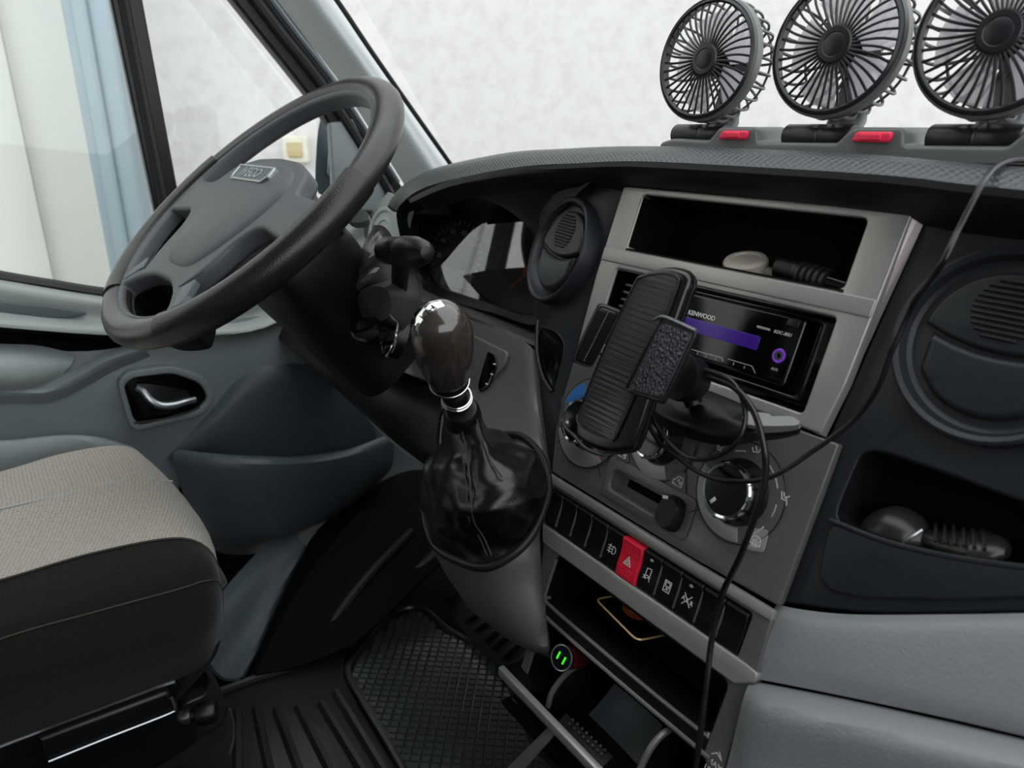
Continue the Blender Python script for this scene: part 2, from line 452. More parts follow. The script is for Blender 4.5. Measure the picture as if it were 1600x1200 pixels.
while s < L1 - .1:
    a, b = sg * s, sg * min(L1, s + wd[k % 6] - .006)
    part('cladding_board', box(min(a, b), max(a, b), -1.2, 4.6, -.04, dp[k % 6], .008), 'clad', w)
    s += wd[k % 6]; k += 1
# grey-blue steel post in the corner
pp = PZ(168, 160, 1.15); dd = (pp - EYE); pp = EYE + dd * (3.55 / dd.length) 
pm = frame(Vector((pp.x, pp.y, -.6)), SD, HD, Vector((0, 0, 1)))
t = thing('steel_post', 'blurred grey-blue steel post outside the side window', 'post', pm)
part('channel', plate(roundpoly([(-.09, -.05), (.09, -.05), (.09, .05), (.03, .05), (.02, .02), (-.02, .02), (-.03, .05), (-.09, .05)], .012), (), 0, 4.6, .002), 'post', t)
part('rib', box(-.045, .015, -.075, -.045, 0, 4.6, .012, 3), 'post', t)
t = thing('wall_socket', 'small cream socket box on the outside wall', 'socket', frame(WF @ Vector((WF.inverted() @ (EYE + (PY(465, 234, 1) - EYE)))) , SD, Vector((0, 0, 1)), -HD))
d_ = ray(465, 234); tt = (3.5 - EYE.dot(HD)) / d_.dot(HD); t.matrix_basis = frame(EYE + d_ * tt, SD, Vector((0, 0, 1)), -HD)
part('housing', plate(rrect(-.055, .055, -.055, .06, .012), (), 0, .05, .006), 'box', t)
part('cover', plate(rrect(-.03, .035, -.03, .035, .006), (), .048, .062, .004), mat('socket_face', '#b9a878', .6), t)
g = part('ground', box(-9, 9, -9, 11, -.75, -.65), 'ground', kind='structure')

# the cab shell
fl = thing('floor', 'cab floor coloured near black for footwell shade', None, Vector((-.5, .2, 0)), kind='structure')
part('floor_pan', box(-1.36, .62, -.8, .98, -.06, 0), 'deep', fl, world=True)  # near-black colour stands in for the shade under the dash
b = thing('wall_bulkhead', 'dark bulkhead in the driver footwell', None, Vector((-.5, .9, .4)), kind='structure')
part('bulkhead', box(-1.36, .62, .93, .97, 0.0, .76), 'deep', b, world=True)
c = thing('ceiling', 'grey cab headliner', None, Vector((-.5, -.3, 1.68)), kind='structure')
part('headliner', box(-1.36, .62, -.8, .06, 1.67, 1.72, .01), 'roof', c, world=True)
c = thing('wall_rear', 'grey partition behind the seats', None, Vector((-.5, -.8, .9)), kind='structure')
part('partition', box(-1.4, .62, -.86, -.81, 0, 1.7), 'greydark', c, world=True)
d2 = thing('side_light_block', 'unseen panel added to cut light from the passenger side', None, Vector((.66, -.1, .4)), kind='structure')  # added out of view to reduce side light in the cab
part('block_panel', box(.62, .70, -.86, .95, 0, .74, .01), 'greydark', d2, world=True)
part('block_post', box(.62, .70, -.86, -.72, .7, 1.7, .01), 'greydark', d2, world=True)
# windscreen
ws = thing('window_1', 'clear windscreen above the dashboard', None, Vector((-.4, .8, .9)), kind='structure')
part('windscreen_glass', surf([[(-1.265, .735, .775), (-.9, .96, .775), (-.4, 1.045, .775), (.2, 1.03, .775), (.62, .93, .775)],
                               [(-1.245, .44, 1.2), (-.9, .58, 1.22), (-.4, .63, 1.23), (.2, .62, 1.23), (.62, .55, 1.2)],
                               [(-1.2, .02, 1.66), (-.9, .07, 1.67), (-.4, .09, 1.68), (.2, .09, 1.68), (.62, .06, 1.66)]], 18, 10, .004), 'glass', ws, world=True)
part('glass_edge_seal', tube([PX(470, -75, -1.255), PX(526, 0, -1.262), PX(580, 80, -1.265), PX(640, 166, -1.268), PX(712, 268, -1.27)], .0045, 8, 30), 'black', ws, world=True)

# A-pillar trim
p = thing('trim_1', 'grey windscreen pillar trim on the driver side', None, Vector((-1.3, .5, 1)), kind='structure')
def upto(a, b, z=1.67): return a + (a - b) * ((z - a.z) / (a.z - b.z))
part('pillar_trim', surf([[upto(PX(330, -150, -1.37), PX(432, 0, -1.37)), PX(330, -150, -1.37), PX(432, 0, -1.37), PX(528, 125, -1.37), PX(648, 315, -1.37)],
                          [upto(PX(362, -150, -1.302), PX(460, 0, -1.302)), PX(362, -150, -1.302), PX(460, 0, -1.302), PX(556, 125, -1.305), PX(665, 300, -1.305)],
                          [upto(PX(400, -150, -1.268), PX(496, 0, -1.268)), PX(400, -150, -1.268), PX(496, 0, -1.268), PX(590, 130, -1.268), PX(690, 285, -1.268)],
                          [upto(PX(422, -150, -1.298), PX(522, 0, -1.298)), PX(422, -150, -1.298), PX(522, 0, -1.298), PX(618, 140, -1.298), PX(712, 275, -1.298)]], 14, 40, .012), 'pillar', p, world=True)

# ------------------------------------------------------------------ driver's door
DX = -1.42
def fx(x, y, X=DX): q = PX(x, y, X); return (q.y, q.z)
def FX(X): return frame(Vector((X, 0, 0)), Vector((0, 1, 0)), Vector((0, 0, 1)), Vector((1, 0, 0)))
dr = thing('door_1', 'grey trimmed driver door with black window frame', None, Vector((DX, .1, .5)), kind='structure')
part('upper_panel', surf([[PX(-300, 396, -1.455), PX(-100, 420, -1.455), PX(0, 437, -1.455), PX(160, 463, -1.455), PX(310, 478, -1.455), PX(430, 440, -1.455), PX(560, 330, -1.455)],
                          [PX(-300, 405, -1.425), PX(-100, 430, -1.425), PX(0, 449, -1.425), PX(160, 474, -1.425), PX(310, 488, -1.425), PX(430, 452, -1.425), PX(565, 345, -1.425)],
                          [PX(-300, 440, -1.425), PX(-100, 466, -1.425), PX(0, 482, -1.425), PX(160, 500, -1.425), PX(310, 505, -1.425), PX(430, 480, -1.425), PX(570, 370, -1.425)],
                          [PX(-300, 470, -1.39), PX(-100, 492, -1.39), PX(0, 502, -1.39), PX(160, 514, -1.39), PX(310, 518, -1.39), PX(430, 500, -1.39), PX(575, 400, -1.39)],
                          [PX(-300, 482, -1.385), PX(-100, 502, -1.385), PX(0, 511, -1.385), PX(160, 523, -1.385), PX(310, 524, -1.385), PX(430, 505, -1.385), PX(575, 405, -1.385)]], 30, 24, .008), 'greylight', dr, world=True)
q = plate(roundpoly([fx(-80, 468, -1.424), fx(0, 470, -1.424), fx(80, 478, -1.424), fx(143, 489, -1.424), fx(110, 496, -1.424), fx(50, 497, -1.424), fx(-80, 491, -1.424)], .02), (), 0, .006, .002)
part('sill_pocket', xf(q, FX(-1.424)), 'greydark', dr, world=True)
part('grip_recess', surf([[PX(-200, 487, -1.388), PX(0, 512, -1.388), PX(100, 518, -1.388), PX(180, 526, -1.388), PX(260, 528, -1.388)],
                          [PX(-200, 505, -1.45), PX(0, 524, -1.45), PX(100, 532, -1.45), PX(180, 540, -1.45), PX(260, 540, -1.45)],
                          [PX(-200, 540, -1.44), PX(0, 552, -1.44), PX(100, 566, -1.435), PX(170, 570, -1.43), PX(260, 556, -1.42)]], 20, 10, .004), 'deep', dr, world=True)
part('grip_cup', surf([[PX(-200, 528, -1.43), PX(0, 537, -1.43), PX(60, 540, -1.43), PX(118, 553, -1.43)],
                       [PX(-200, 552, -1.385), PX(0, 560, -1.385), PX(60, 566, -1.395), PX(112, 568, -1.415)],
                       [PX(-200, 590, -1.38), PX(0, 596, -1.38), PX(50, 594, -1.39), PX(100, 582, -1.412)],
                       [PX(-200, 618, -1.42), PX(0, 618, -1.42), PX(50, 612, -1.42), PX(95, 596, -1.425)]], 18, 16, .006), 'grey', dr, world=True)
part('grip_trim', surf([[PX(-200, 600, -1.422), PX(0, 598, -1.422), PX(60, 598, -1.418), PX(110, 580, -1.414), PX(160, 553, -1.412), PX(215, 535, -1.412)],
                        [PX(-200, 616, -1.40), PX(0, 613, -1.40), PX(72, 612, -1.40), PX(122, 592, -1.40), PX(168, 566, -1.40), PX(225, 546, -1.40)],
                        [PX(-200, 634, -1.419), PX(0, 630, -1.419), PX(80, 628, -1.419), PX(132, 606, -1.419), PX(178, 580, -1.419), PX(236, 558, -1.419)]], 26, 10, .005), 'greydoor', dr, world=True)
part('lower_panel', surf([[PX(-300, 540, -1.435), PX(0, 545, -1.435), PX(150, 548, -1.432), PX(260, 525, -1.42), PX(350, 500, -1.42), PX(470, 490, -1.42)],
                          [PX(-300, 640, -1.425), PX(0, 640, -1.425), PX(150, 600, -1.42), PX(260, 580, -1.41), PX(370, 562, -1.405), PX(520, 560, -1.405)],
                          [PX(-300, 690, -1.43), PX(0, 680, -1.43), PX(150, 665, -1.42), PX(260, 655, -1.41), PX(390, 640, -1.41), PX(560, 640, -1.41)],
                          [PX(-300, 800, -1.43), PX(0, 760, -1.43), PX(150, 740, -1.42), PX(250, 735, -1.42), PX(400, 760, -1.42), PX(600, 760, -1.42)],
                          [PX(-300, 1000, -1.43), PX(0, 1000, -1.43), PX(150, 960, -1.42), PX(300, 930, -1.42), PX(450, 900, -1.42), PX(640, 880, -1.42)]], 30, 26, .008), 'greydoor', dr, world=True)
# inner door release
ho = part('handle_bezel', xf(plate(roundpoly([fx(183, 596, -1.40), fx(200, 580, -1.40), fx(270, 570, -1.40), fx(322, 590, -1.40), fx(336, 622, -1.40), fx(318, 648, -1.40), fx(214, 674, -1.40), fx(200, 662, -1.40)], .022),
        [roundpoly([fx(193, 602, -1.40), fx(206, 590, -1.40), fx(268, 582, -1.40), fx(313, 598, -1.40), fx(325, 622, -1.40), fx(310, 640, -1.40), fx(219, 664, -1.40), fx(208, 654, -1.40)], .016)], -.02, .004, .003), FX(-1.40)), 'greydoor', dr, world=True)
part('handle_cup', xf(plate(roundpoly([fx(190, 598, -1.404), fx(206, 586, -1.404), fx(268, 578, -1.404), fx(316, 596, -1.404), fx(328, 622, -1.404), fx(312, 643, -1.404), fx(217, 668, -1.404), fx(204, 656, -1.404)], .016), (), -.012, 0, .003), FX(-1.404)), 'gloss', ho, world=True)
part('release_lever', tube([PX(214, 606, -1.392), PX(224, 612, -1.386), PX(236, 626, -1.380), PX(252, 634, -1.378), (PX(272, 633, -1.378)), PX(290, 628, -1.380), PX(305, 624, -1.386)], lambda f: .0075 - .004 * abs(f - .45), 10, 26), 'satin', dr, world=True)
part('release_paddle', surf([[PX(212, 600, -1.394), PX(230, 600, -1.39), PX(262, 604, -1.39), PX(292, 610, -1.394)], [PX(222, 616, -1.388), PX(236, 625, -1.384), PX(262, 633, -1.384), PX(300, 624, -1.39)]], 12, 6, .003), 'black', dr, world=True)
part('bezel_bead', tube([PX(209, 661, -1.397), PX(240, 657, -1.397), PX(285, 648, -1.397), PX(312, 636, -1.397)], .0022, 8, 14), 'black', dr, world=True)  # thin black bead along the lower bezel
# map pocket low on the door, in front of the shut line
part('pocket_upper', surf([[PX(262, 716, -1.412), PX(330, 640, -1.41), PX(375, 590, -1.405), PX(430, 570, -1.40), PX(500, 572, -1.40), PX(580, 600, -1.40)],
                           [PX(282, 712, -1.41), PX(345, 655, -1.395), PX(395, 612, -1.39), PX(445, 596, -1.388), PX(500, 600, -1.39), PX(575, 630, -1.40)],
                           [PX(290, 706, -1.41), PX(360, 690, -1.40), PX(415, 680, -1.40), PX(460, 678, -1.40), PX(520, 680, -1.405), PX(590, 690, -1.41)],
                           [PX(290, 712, -1.43), PX(360, 725, -1.43), PX(430, 735, -1.43), PX(470, 735, -1.43), PX(520, 730, -1.43), PX(600, 715, -1.43)]], 26, 20, .008), 'greydark', dr, world=True)
part('door_pocket', surf([[PX(278, 702, -1.375), PX(340, 709, -1.335), PX(420, 714, -1.31), PX(480, 713, -1.31), PX(540, 703, -1.325), PX(610, 678, -1.36)],
                          [PX(270, 716, -1.365), PX(335, 722, -1.32), PX(420, 726, -1.29), PX(480, 725, -1.29), PX(540, 716, -1.305), PX(615, 690, -1.35)],
                          [PX(285, 770, -1.37), PX(340, 775, -1.325), PX(420, 775, -1.295), PX(480, 772, -1.295), PX(540, 760, -1.31), PX(612, 730, -1.355)],
                          [PX(300, 830, -1.385), PX(340, 835, -1.35), PX(410, 838, -1.32), PX(470, 825, -1.32), PX(530, 795, -1.335), PX(590, 755, -1.375)],
                          [PX(330, 860, -1.41), PX(360, 866, -1.39), PX(405, 864, -1.37), PX(460, 845, -1.37), PX(520, 810, -1.385), PX(580, 765, -1.41)]], 30, 24, .008), 'greydark', dr, world=True)
part('rear_pocket', surf([[PX(-200, 690, -1.40), PX(0, 688, -1.39), PX(90, 680, -1.385), PX(150, 682, -1.39), PX(205, 697, -1.405)],
                          [PX(-200, 705, -1.36), PX(0, 700, -1.35), PX(90, 690, -1.345), PX(150, 692, -1.36), PX(215, 710, -1.40)],
                          [PX(-200, 800, -1.37), PX(0, 790, -1.36), PX(90, 775, -1.36), PX(150, 770, -1.37), PX(235, 775, -1.41)]], 22, 12, .006), 'grey', dr, world=True)
# window frame, divider and glass
part('sill_seal', tube([PX(-300, 388, -1.465), PX(-100, 413, -1.465), PX(0, 433, -1.465), PX(80, 446, -1.465), PX(165, 459, -1.465), PX(310, 474, -1.465), PX(430, 430, -1.465), PX(560, 318, -1.465)], .011, 8, 40), 'black', dr, world=True)
def bar(name, pts, X, z0, z1, bev, m):
    return part(name, xf(plate([fx(*q, X) for q in pts], (), z0, z1, bev), FX(X)), m, dr, world=True)
bar('window_divider', [(77, -480), (172, 0), (243, 340), (268, 478), (300, 478), (285, 340), (222, 0), (142, -480)], -1.475, -.02, .006, .004, 'black')
part('divider_channel', tube([PX(106, -480, -1.468), PX(193, 0, -1.468), PX(252, 300, -1.468), PX(276, 440, -1.468)], .009, 8, 12), 'dashdark', dr, world=True)
bar('front_frame', [(-90, -580), (362, 0), (400, 48), (478, 146), (500, 175), (575, 300), (590, 345), (650, 330), (528, 128), (434, 0), (12, -580)], -1.462, -.03, .008, .006, 'black')
part('frame_seal', tube([PX(-24, -580, -1.448), PX(400, 0, -1.448), PX(505, 134, -1.448), PX(600, 285, -1.448), PX(622, 330, -1.448)], .010, 8, 24), 'dashdark', dr, world=True)
part('frame_gasket', tube([PX(6, -580, -1.44), PX(424, 0, -1.44), PX(526, 134, -1.44), PX(622, 285, -1.44)], .006, 8, 24), 'greydark', dr, world=True)
bar('frame_sail', [(512, 192), (548, 186), (604, 290), (590, 330), (520, 330)], -1.46, -.01, .012, .006, 'greydoor')
gl = [(-300, 396), (0, 434), (160, 460), (300, 474), (430, 432), (540, 330), (500, 180), (400, 45), (245, -150), (60, -330), (-300, -700)]
part('door_glass', xf(plate([fx(*q, -1.48) for q in gl], (), -.0025, .0025, .0005), FX(-1.48)), 'glass', dr, world=True)
part('outer_skin', box(-1.55, -1.49, -.8, .95, -.2, .50, .01), 'greydark', dr, world=True)
bar('rear_frame', [(-420, -300), (-360, -300), (-300, 420), (-380, 420)], -1.46, -.03, .02, .006, 'black')
bar('front_fill', [(530, 290), (600, 300), (640, 330), (640, 470), (530, 470)], -1.474, -.012, 0, .003, 'greydoor')
# outside mirror seen through the quarter light
mr = thing('door_mirror', 'dark outside mirror seen through the steering wheel', 'mirror', PX(510, 235, -1.58))
part('mirror_shell', loftloops([[PX(x, y, -1.60) for x, y in ((502, 184), (516, 190), (526, 240), (526, 300), (496, 300), (494, 240))],
                                [PX(x, y, -1.68) for x, y in ((500, 186), (514, 192), (522, 240), (522, 298), (496, 298), (494, 240))]], 24), mat('mirror_shell', '#39444b', .3), mr, world=True)
part('mirror_glass', xf(plate(roundpoly([fx(512, 238, -1.598), fx(522, 236, -1.598), fx(527, 262, -1.598), fx(524, 278, -1.598), fx(511, 274, -1.598)], .006), (), 0, .004, .001), FX(-1.598)), 'chrome', mr, world=True)

# sill and step trim beside the seat
st = thing('trim_2', 'grey sill trim between seat and footwell', None, Vector((-1.2, .2, .1)), kind='structure')
part('sill_trim', surf([[PX(460, 822, -1.36), PX(420, 848, -1.32), PX(388, 878, -1.27), PX(342, 930, -1.20), PX(295, 990, -1.13)],
                        [PX(466, 836, -1.32), PX(428, 866, -1.27), PX(398, 897, -1.22), PX(352, 950, -1.15), PX(310, 1010, -1.08)],
                        [PX(470, 848, -1.30), PX(438, 888, -1.24), PX(410, 934, -1.18), PX(378, 996, -1.11), PX(345, 1056, -1.035)],
                        [PX(478, 852, -1.29), PX(452, 900, -1.22), PX(428, 950, -1.16), PX(402, 1010, -1.08), PX(378, 1058, -1.015)],
                        [PX(481, 856, -1.33), PX(455, 906, -1.27), PX(432, 956, -1.20), PX(406, 1016, -1.12), PX(382, 1060, -1.05)]], 24, 24, .006), 'greydark', st, world=True)
part('gap_shade_sheet', surf([[PX(280, 760, -1.40), PX(400, 850, -1.40), PX(470, 835, -1.40)], [PX(280, 900, -1.40), PX(360, 930, -1.40), PX(420, 880, -1.40)], [PX(270, 1060, -1.38), PX(330, 1060, -1.38), PX(380, 1000, -1.38)]], 12, 12, .004), 'deep', st, world=True)  # black sheet standing in for the shade between door pocket and seat
part('kick_panel', surf([[PX(560, 770, -1.40), PX(640, 735, -1.38), PX(720, 740, -1.36)],
                         [PX(480, 850, -1.33), PX(600, 820, -1.28), PX(720, 830, -1.24)],
                         [PX(425, 1000, -1.24), PX(520, 940, -1.18), PX(680, 890, -1.14)],
                         [PX(375, 1080, -1.18), PX(470, 1050, -1.12), PX(580, 1000, -1.08)]], 16, 16, .006), 'deep', st, world=True)

# ================================================================== DASHBOARD
da = thing('dashboard', 'dark moulded dashboard under the windscreen', 'dashboard', Vector((-.45, .8, .5)))
crease = [PY(619, 330, .55), PY(630, 315, .55), PY(655, 297, .55), PY(700, 282, .55), PY(800, 262, .55), PY(900, 255, .55), PY(1000, 252, .55), PY(1200, 262, .55), PY(1400, 275, .55), PY(1600, 297, .55), Vector((.1, .56, .80)), Vector((.5, .60, .79))]
crest = [PY(617, 326, .56), PY(627, 309, .57), PY(645, 289, .60), PY(690, 264, .62), PY(800, 241.5, .62), PY(905, 235.5, .62), PY(1025, 233.5, .62), PY(1200, 238.5, .62), PY(1400, 251.5, .62), PY(1550, 264, .62), Vector((.05, .62, .81)), Vector((.5, .65, .795))]
midr = [Vector((p.x - .02 * (i < 3), max(p.y, .62) + .10, p.z - .006 - .02 * (i < 3))) for i, p in enumerate(crest)]
back = [Vector((p.x, [.66, .70, .76, .82, .92, .97, 1.0, 1.0, 1.0, 1.0, .98, .92][i], p.z - .02 - .05 * (i < 3))) for i, p in enumerate(crest)]
mid0 = [a.lerp(b, .5) + Vector((0, -.012, .009)) for a, b in zip(crease, crest)]
part('dash_top', surf([crease, mid0, crest, midr, back], 120, 30, .012, dirv=Vector((0, -.5, 1))), 'dashtop', da, world=True)
lipR = [PY(640, 309.5, .55), PY(700, 283, .55), PY(800, 262.5, .55), PY(880, 256.5, .55), PY(940, 253.5, .55), PY(1000, 252.5, .55), PY(1200, 262.5, .55), PY(1400, 275.5, .55), PY(1600, 297.5, .55), Vector((.1, .56, .799)), Vector((.5, .60, .789))]
lipM = [p + Vector((0, .001, -.009)) for p in lipR]
lipB = [PY(646, 314, .56), PY(703, 292, .565), PY(802, 276, .57), PY(880, 280, .578), PY(940, 288, .578), PY(985, 292, .578), PY(1200, 313, .578), PY(1443, 344, .578), PY(1600, 367, .578), Vector((.1, .59, .775)), Vector((.5, .62, .76))]
lipC = [p + Vector((0, .03, -.02)) for p in lipB]
part('dash_lip', surf([lipR, lipM, lipB, lipC], 60, 16, .006, dirv=Vector((0, -1, 0))), 'dashdark', da, world=True)  # darker plastic colour carries the shade under the overhang

# instrument recess under the hood, face, gauges, lens
yr, yl, yf = .562, .66, .69
LN = Vector((sin(radians(15.5)) * cos(radians(13.5)), -cos(radians(15.5)) * cos(radians(13.5)), sin(radians(13.5)))); LC = PY(750, 400, .66)
def PL(x, y, o=0): d = ray(x, y); c = LC - LN * o; return EYE + d * ((c - EYE).dot(LN) / d.dot(LN))
outer = [(619, 335, .55), (630, 316, .55), (657, 296, .55), (700, 283, .55), (800, 263, .55), (880, 257, .55), (945, 262, .56), (905, 300, .57), (862, 352, .58), (845, 420, .58), (842, 505, .585), (770, 489, .60), (700, 468, .60), (645, 440, .59), (630, 390, .57)]
inner = [(654, 366), (660, 347), (682, 321), (712, 309), (752, 311), (790, 326), (822, 352), (846, 382), (858, 415), (858, 450), (842, 488), (806, 489), (745, 468), (690, 448), (664, 425)]
O_ = [PY(*q) for q in outer]; I_ = [PL(*q) for q in inner]; I2 = [PL(*q, .03) for q in inner]
part('instrument_recess', loftloops([O_, [a.lerp(b, .55) for a, b in zip(O_, I_)], I_, I2], 64, False, False, 10), 'dashdark', da, world=True)
FI = frame_n(LC - LN * .03, LN)
def fy(x, y, Y=0): q = FI.inverted() @ PL(x, y, .03); return (q.x, q.y)
cl = part('instrument_cluster', xf(plate(smooth2([fy(*q, yf) for q in inner], 60), (), -.012, 0, .001), FI), 'screenblk', da, world=True)
def dial(x, y, r, n0, n1, nums, nd):
    cx, cz = fy(x, y, yf); L = []; bms = []
    for i in range(25):
        a = radians(n0 + (n1 - n0) * i / 24); r1 = r * (.84 if i % 4 == 0 else .91)
        L.append([(cx + r * cos(a), cz + r * sin(a)), (cx + r1 * cos(a), cz + r1 * sin(a))])
    bm = strokes(L, .0012, .0003)
    for i, s_ in enumerate(nums):
        a = radians(n0 + (n1 - n0) * i / (len(nums) - 1)); bm = join(bm, text(s_, r * .2, .0004, m=Matrix.Translation((cx + r * .68 * cos(a), cz + r * .68 * sin(a), 0))))
    part('gauge_scale', xf(bm, FI), 'insttext', cl, m=None).matrix_basis = Matrix.Identity(4)
    o = list(cl.children)[-1]; o.data.transform(wm(da).inverted())
    a = radians(nd)
    nb = join(strokes([[(cx, cz), (cx + r * .8 * cos(a), cz + r * .8 * sin(a))]], .0028, .001, .001), tr(lathe([(.009, 0), (.008, .004), (0, .0045)], 20), cx, cz, .001))
    o = part('needle', xf(nb, FI), 'needle', cl); o.data.transform(wm(da).inverted())
dial(712, 398, .062, 225, -45, ['0', '20', '40', '60', '80', '100', '120', '140'], 215)
dial(764, 446, .036, 200, -20, ['1', '2', '3'], 200)
dial(825, 425, .055, 225, -45, ['0', '10', '20', '30', '40'], 225)
o = part('display', xf(plate(rrect(fy(688, 452, yf)[0], fy(735, 452, yf)[0], fy(700, 447, yf)[1], fy(700, 418, yf)[1], .003), (), 0, .002, .0005), FI), 'greyprint', cl); o.data.transform(wm(da).inverted())
part('cluster_lens', surf([[PL(x, y, .001) for x, y in r] for r in (((654, 366), (682, 321), (712, 309), (752, 311), (790, 326), (822, 352), (846, 382)),
       ((655, 385), (690, 358), (720, 350), (756, 352), (790, 362), (822, 380), (856, 400)),
       ((658, 405), (690, 400), (724, 398), (760, 402), (790, 408), (826, 418), (858, 430)),
       ((668, 428), (692, 449), (720, 459), (746, 468), (776, 479), (806, 489), (850, 490)))], 20, 14, .002), 'lens', da, world=True)

# end cap and round side vent by the pillar
ec = [[PY(606, 300, .63), PY(622, 312, .60), PY(640, 330, .58)], [PY(578, 335, .64), PY(604, 345, .61), PY(634, 355, .585)], [PY(578, 372, .64), PY(604, 385, .61), PY(632, 388, .59)], [PY(585, 420, .64), PY(608, 430, .61), PY(655, 440, .60)]]
part('dash_end', surf(ec, 14, 14, .008), 'greylight', da, world=True)
vc = PY(600, 362, .598)
vm = frame_n(vc, Vector((.15, -.95, .28)))
v = part('side_vent', xf(join(torus(.042, .006, 40, 10), lathe([(.041, .002), (.034, -.006), (.034, -.001), (.022, .004), (.021, .001), (0, .003)], 40)), vm), 'greylight', da, world=True)

# driver lower dash: shelf under the cluster, pod face, gear lever pod
part('cluster_shelf', surf([[PY(640, 402, .585), PY(655, 436, .60), PY(690, 456, .62), PY(750, 477, .64), PY(806, 495, .65), PY(860, 500, .65)],
                            [PY(636, 420, .575), PY(655, 456, .585), PY(700, 474, .59), PY(755, 492, .595), PY(812, 512, .60), PY(862, 528, .60)],
                            [PY(632, 440, .565), PY(655, 468, .565), PY(712, 488, .565), PY(760, 505, .565), PY(824, 532, .565), PY(866, 548, .565)],
                            [PY(632, 452, .57), PY(655, 480, .57), PY(712, 500, .57), PY(760, 514, .57), PY(824, 540, .57), PY(866, 556, .57)]], 30, 14, .006), 'podgrey', da, world=True)
part('pod_face', surf([[PC(680, 478, -12), PC(705, 487, -10), PC(735, 500, -8), PC(780, 516, -6), PC(824, 538, -4), PC(843, 556, -16)],
                       [PC(686, 550, -6), PC(708, 558, -4), PC(738, 570, -2), PC(784, 592, 0), PC(832, 618, 0), PC(848, 640, -14)],
                       [PC(690, 640, 12), PC(712, 646, 14), PC(740, 656, 16), PC(788, 674, 16), PC(842, 690, 10), PC(856, 705, -8)],
                       [PC(680, 745, 44), PC(706, 752, 48), PC(757, 762, 52), PC(815, 752, 38), PC(850, 745, 18), PC(862, 755, -2)],
                       [PC(664, 820, 78), PC(700, 850, 84), PC(757, 870, 80), PC(815, 850, 56), PC(838, 840, 32), PC(846, 842, -24)],
                       [PC(690, 885, 66), PC(730, 905, 72), PC(775, 912, 66), PC(815, 905, 50), PC(842, 900, 28), PC(850, 905, -26)],
                       [PC(715, 925, 40), PC(755, 955, 46), PC(795, 975, 44), PC(825, 980, 36), PC(850, 975, 20), PC(858, 978, -28)],
                       [PC(730, 948, 12), PC(775, 985, 14), PC(808, 1006, 14), PC(832, 1016, 12), PC(854, 1022, 6), PC(862, 1026, -28)],
                       [PC(726, 944, -70), PC(770, 980, -70), PC(805, 1004, -70), PC(830, 1016, -70), PC(853, 1026, -70), PC(862, 1030, -80)]], 34, 50, .006), 'podgrey', da, world=True)
ip = roundpoly([UVc(*q, 0) for q in ((728, 517), (797, 551), (790, 574), (752, 616), (724, 600))], .008)
part('pod_inset', xf(plate(ip, (), -.003, .0035, .002), frame(CO + CW * .001, CU, CV, CW)), 'podgrey', da, world=True)
hs = part('headlamp_level_switch', xf(plate(roundpoly([UVc(x, y, 4) for x, y in ((764, 549), (776, 555), (779, 572), (766, 604), (752, 614), (749, 602))], .005), (), 0, .003, .001), frame(CO + CW * .004, CU, CV, CW)), 'gloss', da, world=True)
L = []
for x, y in ((768, 585), (760, 600), (772, 569)): a = UVc(x, y, 8); L.append([(a[0] - .002, a[1]), (a[0] + .002, a[1] + .0005)])
o = part('switch_mark', xf(strokes(L, .0018, 0), frame(CO + CW * .0074, CU, CV, CW)), 'white', hs); o.data.transform(wm(da).inverted())
# lower knee panel, runs down to the left of the gear lever
part('knee_panel', surf([[PY(420, 470, .47), PY(520, 470, .47), PY(600, 470, .50), PY(680, 490, .53), PY(740, 530, .53)],
                         [PY(415, 505, .42), PY(500, 540, .41), PY(590, 570, .43), PY(680, 590, .47), PY(745, 620, .49)],
                         [PY(430, 524, .41), PY(500, 585, .40), PY(580, 630, .41), PY(660, 670, .44), PY(740, 720, .46)],
                         [PY(440, 526, .42), PY(505, 590, .42), PY(562, 640, .42), PY(610, 682, .43), PY(668, 726, .44)],
                         [PY(450, 530, .50), PY(515, 598, .50), PY(570, 648, .50), PY(615, 688, .50), PY(672, 730, .49)]], 30, 26, .006), 'black', da, world=True)
part('knee_edge_glint', surf([[PY(548, 612, .455), PY(590, 655, .452), PY(630, 690, .452), PY(666, 722, .452)], [PY(550, 620, .445), PY(586, 664, .44), PY(626, 700, .44), PY(662, 727, .445)]], 16, 6, .004), 'greydoor', da, world=True)  # paler strip painted as the highlight along the panel's lower edge
# column between the pod and the centre panel, with the oblong slot
part('vent_column', surf([[PC(845, 330, -45), PC(872, 300, -22), PC(915, 292, -12), PC(945, 292, -10), PC(976, 292, -14)],
                          [PC(832, 430, -40), PC(850, 400, -18), PC(895, 400, -12), PC(925, 400, -10), PC(946, 400, -14)],
                          [PC(838, 505, -26), PC(850, 498, -14), PC(872, 500, -10), PC(890, 510, -10), PC(910, 520, -14)],
                          [PC(836, 560, -26), PC(845, 580, -12), PC(865, 590, -10), PC(876, 595, -10), PC(890, 600, -14)],
                          [PC(844, 650, -22), PC(850, 660, -12), PC(862, 670, -10), PC(870, 680, -10), PC(880, 690, -14)],
                          [PC(852, 735, -22), PC(856, 745, -12), PC(862, 752, -10), PC(868, 760, -12), PC(876, 770, -16)]], 20, 40, .006), 'dash', da, world=True)
sl = [UVc(x, y, -8) for x, y in ((842, 516), (860, 513), (876, 526), (880, 548), (868, 600), (862, 612), (850, 590), (842, 560))]
part('slot', xf(plate(smooth2(sl, 40), (), -.02, .0012, .001), frame(CO + CW * -.010, CU, CV, CW)), 'gloss', da, world=True)
sr = [PC(x, y, -6) for x, y in ((840, 500), (838, 535), (840, 560), (848, 590), (862, 612))]
part('slot_rim', tube(sr, .0022, 8, 24), 'dash', da, world=True)

